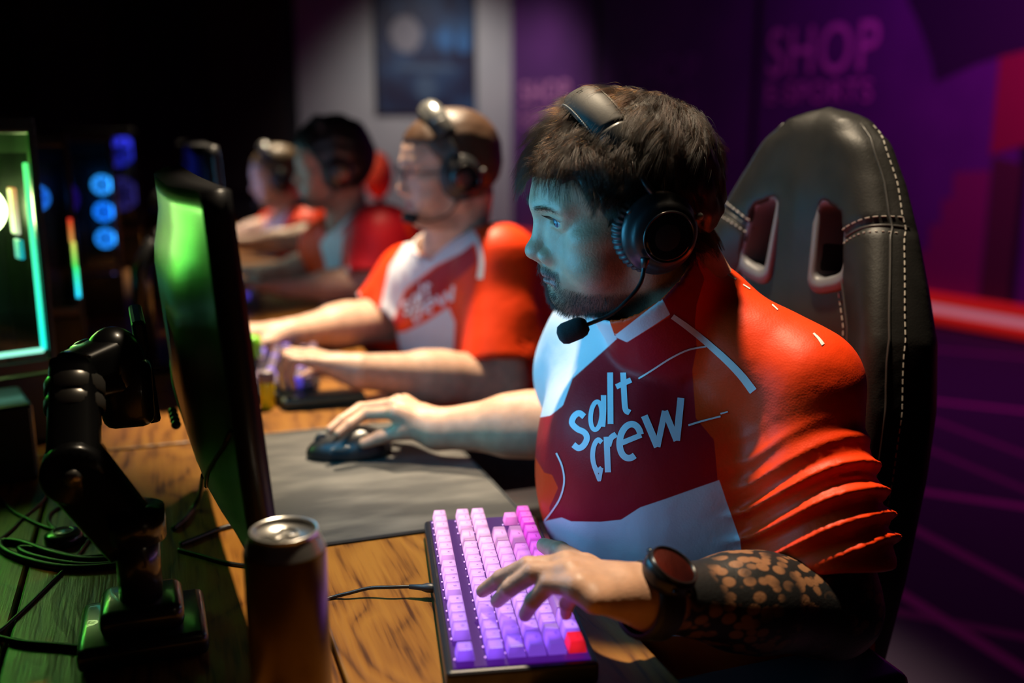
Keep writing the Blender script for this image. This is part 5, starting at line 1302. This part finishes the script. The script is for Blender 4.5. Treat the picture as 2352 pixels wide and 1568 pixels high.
part('upper_arm', slab(e1, e2+(e2-e1)*0.4, 0.024, 0.022, 0.027, 0.024), ARM, k, True)
q_ = e1+(e2-e1)*0.74; r_ = e1+(e2-e1)*1.18; d_ = unit(r_-q_)
part('band', join(lathe([(0.0262, 0), (0.0275, 0.003), (0.0275, 0.011), (0.0262, 0.014)], 24, q_, d_), lathe([(0.0262, 0.017), (0.0275, 0.020), (0.0275, 0.030), (0.0262, 0.033)], 24, q_, d_)), ALU, k, True)
part('shoulder_joint', join(ball(e3, (0.030, 0.030, 0.038), None, 20, 14), slab(e2+(e2-e1)*0.25, e3, 0.024, 0.026, 0.024, 0.030), rbox(e3+[0.01, 0, -0.03], (0.05, 0.045, 0.07), 0.012, 3)), ARM, k, True)
part('head_link', join(slab(e3, e4+[-0.02, 0, 0], 0.018, 0.015, 0.022, 0.02), ball(e4+[-0.012, 0, 0], 0.024, None, 16, 12)), ARM, k, True)
for p in (e1, e3): part('bolt', cyl(p+np.array([0, -0.030, 0]), p+np.array([0, -0.026, 0]), 0.008, seg=12), ALU, k, True)
for mm_k, lab in ((m2, 'second monitor'), (m3, 'third monitor'), (m4, 'farthest monitor')):
    p = np.array(mm_k.location); q = thing('monitor_stand', f'black post holding the {lab}', 'monitor stand', (p[0]-0.13, p[1], DZ), 0)
    part('foot', rbox((p[0]-0.13, p[1], DZ+0.008), (0.16, 0.22, 0.016), 0.006, 2), ARM, q); part('post', tube([(p[0]-0.15, p[1], DZ+0.01), (p[0]-0.15, p[1], p[2]-0.08), (p[0]-0.118, p[1], p[2]-0.02)], [0.022, 0.020, 0.018], 12), ARM, q, True)
# ------------------------------------------------------------------ PC towers
PCB = mat('case_black', (0.010, 0.010, 0.011), 0.3, coat=0.2)
def led_mat(name, col, s): return mat('led_'+name, tuple(min(1, c) for c in col), 0.4, emit=col, estr=s)
def glass():
    m = bpy.data.materials.get('smoked_side_glass')
    if m: return m
    m = bpy.data.materials.new('smoked_side_glass'); m.use_nodes = True; N = m.node_tree.nodes; L = m.node_tree.links; N.clear()
    o = N.new('ShaderNodeOutputMaterial'); t = N.new('ShaderNodeBsdfTransparent'); t.inputs[0].default_value = (0.55, 0.56, 0.58, 1); g = N.new('ShaderNodeBsdfGlossy'); g.inputs['Roughness'].default_value = 0.05
    x = N.new('ShaderNodeMixShader'); x.inputs[0].default_value = 0.06; L.new(t.outputs[0], x.inputs[1]); L.new(g.outputs[0], x.inputs[2]); L.new(x.outputs[0], o.inputs[0]); return m
def make_pc(label, corner, yaw, frame, fans, ram, back, h=0.47, w=0.40, d=0.21, fan_s=3.0, frame_s=3.2):
    # corner = lower corner nearest the aisle on the glass side; local -x runs along the glass, +y into the case
    k = thing('pc_tower', label, 'computer', corner, yaw, 'glowing PC towers along the desk backs')
    P = lambda n, VF, m, par=k, smo=False: part(n, VF, m, par, smo, True)
    P('case', join(rbox((-w/2, d/2, 0.055), (w, d, 0.11), 0.004), rbox((-w/2, d/2, h-0.014), (w, d, 0.028), 0.006), rbox((-w/2, d-0.004, h/2), (w, 0.008, h), 0.002), rbox((-0.006, d/2, h/2), (0.012, d, h-0.02), 0.003), rbox((-w+0.006, d/2, h/2), (0.012, d, h-0.02), 0.003)), PCB)
    P('foot', join(*[rbox((x, y, 0.004), (0.05, 0.03, 0.008), 0.002) for x in (-0.05, -w+0.05) for y in (0.03, d-0.03)]), PCB)
    P('shroud_strip', rbox((-w/2, -0.001, 0.122), (w-0.02, 0.006, 0.018), 0.002), mat('shroud_bronze', (0.10, 0.07, 0.05), 0.4, 0.4))
    z0, z1 = 0.145, h-0.07
    (fn, fc, fc2) = frame
    if fc is not None:
        P('led_frame', join(rbox((-0.018, 0.004, (z0+z1)/2), (0.0075, 0.006, z1-z0), 0.002)), grad_led('frame_'+fn, fc, fc2, z0, z1, frame_s), k)
        P('led_sill', rbox((-w/2, 0.004, z0), (w-0.036, 0.006, 0.0075), 0.002), led_mat('sill_'+fn, tuple(a*0.4+b*0.6 for a, b in zip(fc2, (0.5, 1.0, 0.7))), frame_s*0.8), k)
    P('side_glass', rbox((-w/2, 0.0015, (z0+z1)/2), (w-0.03, 0.003, z1-z0+0.03), 0.0005), glass())
    P('motherboard', rbox((-w/2-0.02, d-0.016, (z0+z1)/2+0.01), (w*0.62, 0.006, z1-z0-0.03), 0.001), noise_color(mat('board_'+fn, rough=0.5), tuple(c*0.5 for c in back), back, 40))
    P('graphics_card', join(rbox((-w/2-0.01, d-0.07, z0+0.075), (w*0.62, 0.10, 0.038), 0.004), rbox((-w/2-0.01, d-0.122, z0+0.075), (w*0.58, 0.004, 0.018), 0.001)), mat('card_grey', (0.05, 0.055, 0.055), 0.4))
    for (x, y, z, r, ax, nm, col, s) in fans:
        f = P('fan', join(ring((x, y, z), ax, r, r*0.13, 28, 8)), led_mat('fan_'+nm, col, s), k, True)
        X, Y, Zz = frame_of(ax); bl = []
        for i in range(7):
            a = i*2*math.pi/7; u = X*math.cos(a)+Y*math.sin(a); v = np.cross(Zz, u); c = np.array([x, y, z])
            bl.append((np.array([c+u*r*0.25-v*r*0.08+Zz*0.004, c+u*r*0.25+v*r*0.08-Zz*0.004, c+u*r*0.86+v*r*0.34-Zz*0.006, c+u*r*0.86-v*r*0.12+Zz*0.006]), [(0, 1, 2, 3)]))
        P('blades', join(*bl), led_mat('blade_'+nm, col, s*0.8), f)
        P('hub', cyl(np.array([x, y, z])-np.array(Zz)*0.006, np.array([x, y, z])+np.array(Zz)*0.006, r*0.26, seg=16), PCB, f, True)
    for i, (x, y, z, L_, nm, c1, c2, s) in enumerate(ram):
        P('memory_stick', rbox((x, y, z), (0.007, 0.03, L_), 0.002), grad_led('ram_'+nm+str(i), c1, c2, z-L_/2, z+L_/2, s))
    return k
def grad_led(name, c_top, c_bot, z0, z1, s):
    m = mat('led_'+name, (0.5, 0.5, 0.5), 0.4, emit=c_top, estr=s); N, L, b = nt(m)
    tc = node(m, 'ShaderNodeTexCoord'); sp = node(m, 'ShaderNodeSeparateXYZ'); L.new(tc.outputs['Object'], sp.inputs[0])
    r = node(m, 'ShaderNodeMapRange'); r.inputs['From Min'].default_value = z0; r.inputs['From Max'].default_value = z1; L.new(sp.outputs['Z'], r.inputs['Value'])
    cr = node(m, 'ShaderNodeValToRGB'); e = cr.color_ramp.elements; e[0].color = (*c_bot, 1); e[1].color = (*c_top, 1)
    L.new(r.outputs[0], cr.inputs[0]); L.new(cr.outputs[0], b.inputs['Emission Color']); return m
GR, CY, RD, YL, BL, WHg = (0.03, 0.85, 0.12), (0.0, 0.80, 0.62), (1.0, 0.05, 0.01), (0.75, 0.75, 0.15), (0.02, 0.25, 1.0), (0.75, 1.0, 0.35)
PC0 = np.array([-0.160, 1.67, DZ])
make_pc('nearest PC tower with green and cyan glowing frame and a bright white-green fan', (PC0[0], PC0[1], DZ), math.radians(20), ('green', (0.08, 0.80, 0.16), (0.0, 0.80, 0.62)),
    [(-0.066, 0.10, 0.355, 0.034, (0, 1, 0), 'white', WHg, 40.0), (-0.18, 0.10, 0.355, 0.055, (0, 1, 0), 'green2', (0.25, 1.0, 0.10), 45.0), (-0.30, 0.10, 0.355, 0.055, (0, 1, 0), 'green3', (0.15, 1.0, 0.12), 45.0)],
    [(-0.034, 0.03, 0.358, 0.070, 'a', (1.0, 0.35, 0.1), (0.9, 1.0, 0.6), 2.6), (-0.032, 0.03, 0.300, 0.030, 'b', (0.0, 0.7, 0.6), (0.0, 0.7, 0.9), 1.6)], (0.05, 0.16, 0.05), h=0.50)
make_pc('second PC tower with a rainbow light strip and a blue fan', (-0.150, 2.15, DZ), math.radians(4), ('rainbow', None, None),
    [(-0.068, 0.03, 0.345, 0.024, (0, 1, 0), 'blue', BL, 2.0)],
    [(-0.010, -0.001, 0.283, 0.046, 'c', (0.9, 0.03, 0.01), (0.85, 0.45, 0.10), 0.9), (-0.008, -0.001, 0.235, 0.050, 'd', (0.6, 0.6, 0.1), (0.02, 0.75, 0.1), 1.6), (-0.007, -0.001, 0.180, 0.060, 'e', (0.02, 0.8, 0.2), (0.0, 0.6, 0.95), 2.0)], (0.01, 0.012, 0.05))
make_pc('third PC tower with a column of three bright blue fans', (-0.090, 2.75, DZ), math.radians(3), ('bluefans', None, None),
    [(-0.033, 0.015, 0.337, 0.022, (0, 1, 0), 'blue3', (0.03, 0.38, 1.0), 3.5), (-0.034, 0.015, 0.269, 0.022, (0, 1, 0), 'blue4', (0.01, 0.25, 1.0), 3.5), (-0.035, 0.015, 0.201, 0.022, (0, 1, 0), 'blue5', (0.02, 0.33, 1.0), 3.5), (-0.14, 0.10, 0.30, 0.045, (0, 1, 0), 'violet2', (0.10, 0.02, 0.6), 0.3)],
    [(-0.022, 0.02, 0.10, 0.03, 'f', (0.25, 0.22, 0.7), (0.2, 0.2, 0.6), 0.5)], (0.01, 0.01, 0.03))
make_pc('fourth PC tower with dim violet lights, farthest along the desks', (-0.05, 3.75, DZ), math.radians(2), ('violet', None, None),
    [(-0.06, 0.02, 0.40, 0.05, (0, 1, 0), 'blue6', (0.04, 0.05, 0.9), 1.0), (-0.06, 0.02, 0.25, 0.05, (0, 1, 0), 'violet4', (0.10, 0.08, 0.6), 0.5)], [], (0.01, 0.01, 0.03))
k = thing('power_box', 'small plain black box at the left edge, before the green-lit PC tower', 'box', (-0.29, 1.51, DZ), math.radians(14))
part('body', rbox((0, 0, 0.055), (0.20, 0.12, 0.11), 0.006, 2), PCB, k, local=True)
part('front_label', rbox((0.02, -0.0605, 0.06), (0.06, 0.001, 0.03)), mat('card_grey'), k, local=True)
# ------------------------------------------------------------------ cables
CB = mat('cable_rubber', (0.012, 0.012, 0.013), 0.38)
def cable(label, pts, r=0.0028, z=None, n=60):
    P = [atz(p[0], p[1], DZ+(p[2] if len(p) > 2 else r)) for p in pts]
    return single('cable', tube(spline(P, n), r, 8), CB, label, 'cable', smooth=True)
cable('thin black cable crossing the green-lit planks at the left edge', [(-40, 1095), (20, 1165), (60, 1190), (110, 1212), (165, 1222), (215, 1236), (262, 1242), (330, 1262)], 0.0022)
cable('thin cable running down the plank joint at the left', [(118, 1118), (95, 1152), (52, 1190), (20, 1222), (-30, 1260)], 0.002)
cable('thick looped cable lying at the foot of the arm', [(330, 1268), (270, 1280), (200, 1285), (120, 1270), (50, 1246), (5, 1243), (8, 1262), (60, 1285), (140, 1302), (225, 1302), (320, 1290)], 0.0040)
cable('second thick cable bundled with the looped one', [(320, 1262), (260, 1274), (180, 1280), (100, 1262), (45, 1258), (70, 1275), (160, 1294), (240, 1296), (330, 1282)], 0.0034)
cable('thin loop of cable beside the small puck', [(205, 1236), (140, 1222), (112, 1200), (118, 1176), (150, 1160), (178, 1166)], 0.0022)
cable('thin grey cable slanting towards the lower left corner', [(205, 1238), (170, 1285), (120, 1335), (70, 1385), (10, 1440), (-30, 1470)], 0.002)
cable('cable arching up behind the arm to the monitor back', [(398, 1214), (425, 1192), (445, 1165), (460, 1130, 0.03), (468, 1090, 0.10)], 0.0034)
cable('cable leaving the arm base towards the can', [(414, 1250), (455, 1234), (505, 1214), (560, 1200)], 0.0032)
cable('flat cable in the shade below the first one', [(410, 1262), (460, 1275), (520, 1292), (575, 1300)], 0.0024)
cable('black cable along the bottom left corner of the desk', [(-40, 1455), (50, 1475), (130, 1482), (210, 1490)], 0.003)
cable('keyboard cable running from the can to the lit keyboard', [(700, 1390), (760, 1372), (800, 1362, 0.006), (850, 1350, 0.010), (900, 1348, 0.012), (945, 1347, 0.012), (1012, 1350, 0.012)], 0.0020)
a_, b_3 = atz(940, 1347, DZ+0.012), atz(1012, 1351, DZ+0.012)
k = thing('cable_plug', 'slim dark plug where the cable enters the lit keyboard', 'plug', (a_+b_3)/2-[0, 0, 0.012])
part('sleeve', tube([a_, a_*0.6+b_3*0.4, a_*0.45+b_3*0.55, b_3], [0.0024, 0.0034, 0.0050, 0.0050], 12), mat('plug_grey', (0.03, 0.03, 0.034), 0.4), k, True)
part('metal_tip', tube([b_3, b_3+(b_3-a_)*0.06], [0.0042, 0.0042], 12), mat('plug_gold', (0.6, 0.42, 0.18), 0.25, 0.9), k, True)
pk_ = atz(148, 1245, DZ); k = thing('puck', 'small round black puck among the cables', 'puck', pk_)
lathe_part('body', [(0, 0), (0.020, 0), (0.022, 0.003), (0.0215, 0.011), (0.017, 0.014), (0, 0.0145)], ARM, k, seg=28)
lathe_part('top_ring', [(0.010, 0.0150), (0.011, 0.0158), (0.013, 0.0150)], SHELL2, k, seg=28)
# ------------------------------------------------------------------ the other players
def simple_hand(w, side, d=(-1, 0.1, 0), up=(0, 0, 1), sc=1.0): return rest_hand(np.asarray(w, float), d, up, side, sc=sc)
def folds_soft(t, ph, P): return np.clip(t/0.7, 0, 1)*0.0065*np.sin(3*ph+2.2*t+wave_noise(P, 7, 77)*3)
GRP = 'players in matching jerseys along the desk row'
H2 = Head(atd(1036, 392, 2.06), 86, -6, -4, 0.95)
P2 = dict(head=H2, pelvis=(0.76, 2.10, 0.53), shL=atd(1146, 600, 2.02), shR=atd(935, 640, 2.36), elL=atd(1150, 875, 1.98), wL=atz(822, 852, 0.790), elR=atd(890, 730, 2.36), wR=atz(668, 765, 0.785),
    h=0.0045, bulk=1.08, arm=1.08, chub=1.10, detail=True, beard=0.7, hair_color=(0.13, 0.062, 0.032), skin=(0.66, 0.40, 0.28), hemL=0.86, hemR=0.86, foldsL=folds_soft, recede=14, hair_vol=0.4, hair_lump=0.002, sl0=0.062, sl1=0.086, pscale=0.6, neck=1.1, collar_r=0.078)
wl = P2['wL']; fw2 = unit([-0.93, 0.32, 0.0])
P2['handL'] = rest_hand(wl, fw2, (0, 0, 1), 1); P2['handR'] = simple_hand(P2['wR'], -1, (-1, -0.1, 0))
for f in P2['handL'][0]:
    f[1] = f[1]+np.array([0, 0, 0.012]); f[0] = f[0]+np.array([0, 0, 0.012]); f[2] = f[2]+np.array([0.010, 0, -0.002]); f[3] = f[3]+np.array([0.022, 0, -0.012])
P2['white'] = [[(860, 780), (875, 700), (895, 610), (940, 545), (1005, 505), (1050, 540), (1085, 520), (1100, 548), (1060, 580), (1000, 610), (930, 665), (905, 730), (870, 775), (790, 760), (800, 600)],
    [(800, 850), (866, 768), (930, 762), (985, 735), (1030, 705), (1045, 740), (1042, 800), (1020, 840), (940, 860)]]
P2['crimson'] = [[(905, 735), (940, 660), (1020, 605), (1085, 560), (1095, 600), (1020, 670), (985, 700), (930, 735), (890, 760)]]
R2 = make_player('person', 'man with glasses, receding brown hair and orange-lit jersey, second in the row', GRP, P2)
b2 = BVHTree.FromPolygons([tuple(v) for v in R2['JV'].tolist()], [tuple(f) for f in R2['JF'].tolist()])
cloth_strokes(TXT, WHITEP, R2['jersey'], b2, lambda p: (925+(p[0]-1310)*0.46, 645+(p[1]-850)*0.36-(p[0]-1440)*0.10), 0.55)
rb = [ribbon(p, a, b_, None, None, b2) for p, a, b_ in (([(1082, 528), (1098, 560), (1106, 600), (1102, 640)], 9, 14),)]
rb = [r for r in rb if r is not None]
for r in rb: part('piping', r, WHP, R2['jersey'])
k = thing('glasses', 'thin-framed glasses on the second player', 'glasses', H2.w((0, 95, 0)))
fm = mat('glasses_frame', (0.03, 0.03, 0.05), 0.3, 0.5)
part('frame', join(*[tube([H2.w((x*33+21*math.cos(a), 104, 10+16*math.sin(a))) for a in np.linspace(0, 2*math.pi, 24, endpoint=False)], 0.0013, 6, closed=True) for x in (-1, 1)], tube([H2.w((-12, 105, 13)), H2.w((0, 108, 15)), H2.w((12, 105, 13))], 0.0013, 6)), fm, k, True)
for x in (-1, 1):
    part('temple', tube([H2.w((x*54, 103, 14)), H2.w((x*74, 60, 12)), H2.w((x*80, 0, 8))], 0.0013, 6), fm, k, True)
    a = np.linspace(0, 2*math.pi, 20, endpoint=False)
    part('lens', (np.array([H2.w((x*33+20.5*math.cos(t), 104, 10+15.5*math.sin(t))) for t in a]), [tuple(range(20))]), glass(), k)
make_headset(H2, 'black headset with a shiny band on the second player', detail=False, shine=True)
H3 = Head(atd(766, 385, 2.80), 86, -4, -6, 0.97)
P3 = dict(head=H3, pelvis=(0.74, 2.92, 0.53), shL=atd(872, 540, 2.74), shR=atd(748, 570, 3.08), elL=(0.55, 2.66, 0.80), wL=(0.33, 2.74, 0.785), elR=(0.50, 3.12, 0.80), wR=(0.32, 3.06, 0.785),
    h=0.0055, bulk=1.12, tw=0.215, sk=0.08, mass=1, arm=1.0, detail=True, beard=0.5, hair_color=(0.012, 0.010, 0.009), skin=(0.42, 0.25, 0.18), hemL=0.85, hemR=0.85, foldsL=folds_soft, hair_vol=3.0, hair_lump=0.005, sl0=0.058, sl1=0.072, pscale=0.5)
P3['handL'] = simple_hand(P3['wL'], 1, (-1, 0.2, 0)); P3['handR'] = simple_hand(P3['wR'], -1, (-1, -0.1, 0))
P3['white'] = [[(735, 560), (800, 465), (820, 480), (775, 540), (745, 600)], [(745, 570), (790, 530), (780, 640), (750, 640)], [(730, 720), (735, 660), (800, 610), (815, 660), (800, 720)]]
P3['crimson'] = [[(790, 480), (900, 440), (960, 600), (960, 700), (800, 640)]]
make_player('person', 'man with thick black hair in shaded dark-red jersey, third in the row', GRP, P3)
make_headset(H3, 'dark headset on the black-haired third player', detail=False)
H4 = Head(atd(640, 408, 3.95), 88, -10, -4, 0.97)
P4 = dict(head=H4, pelvis=(0.72, 4.12, 0.53), shL=atd(712, 510, 3.90), shR=atd(622, 530, 4.25), elL=(0.52, 3.82, 0.80), wL=(0.31, 3.86, 0.785), elR=(0.46, 4.30, 0.80), wR=(0.30, 4.22, 0.785),
    h=0.0065, bulk=1.0, arm=1.0, detail=True, hair_color=(0.30, 0.19, 0.09), skin=(0.68, 0.46, 0.34), hemL=0.8, hemR=0.8, foldsL=folds_soft, hair_vol=0.2, hair_lump=0.001, recede=8, sl0=0.062, sl1=0.070, pscale=0.4)
P4['handL'] = simple_hand(P4['wL'], 1, (-1, 0.2, 0)); P4['handR'] = simple_hand(P4['wR'], -1, (-1, -0.1, 0))
P4['white'] = [[(595, 540), (620, 490), (650, 465), (665, 480), (640, 530), (610, 560)], [(600, 590), (630, 565), (635, 600), (605, 610)]]
P4['crimson'] = [[(600, 565), (640, 520), (650, 560), (620, 590)]]
make_player('person', 'man with short fair hair leaning low, farthest in the row', GRP, P4)
make_headset(H4, 'headset with two bright highlights on the farthest player', detail=False, shine=True)
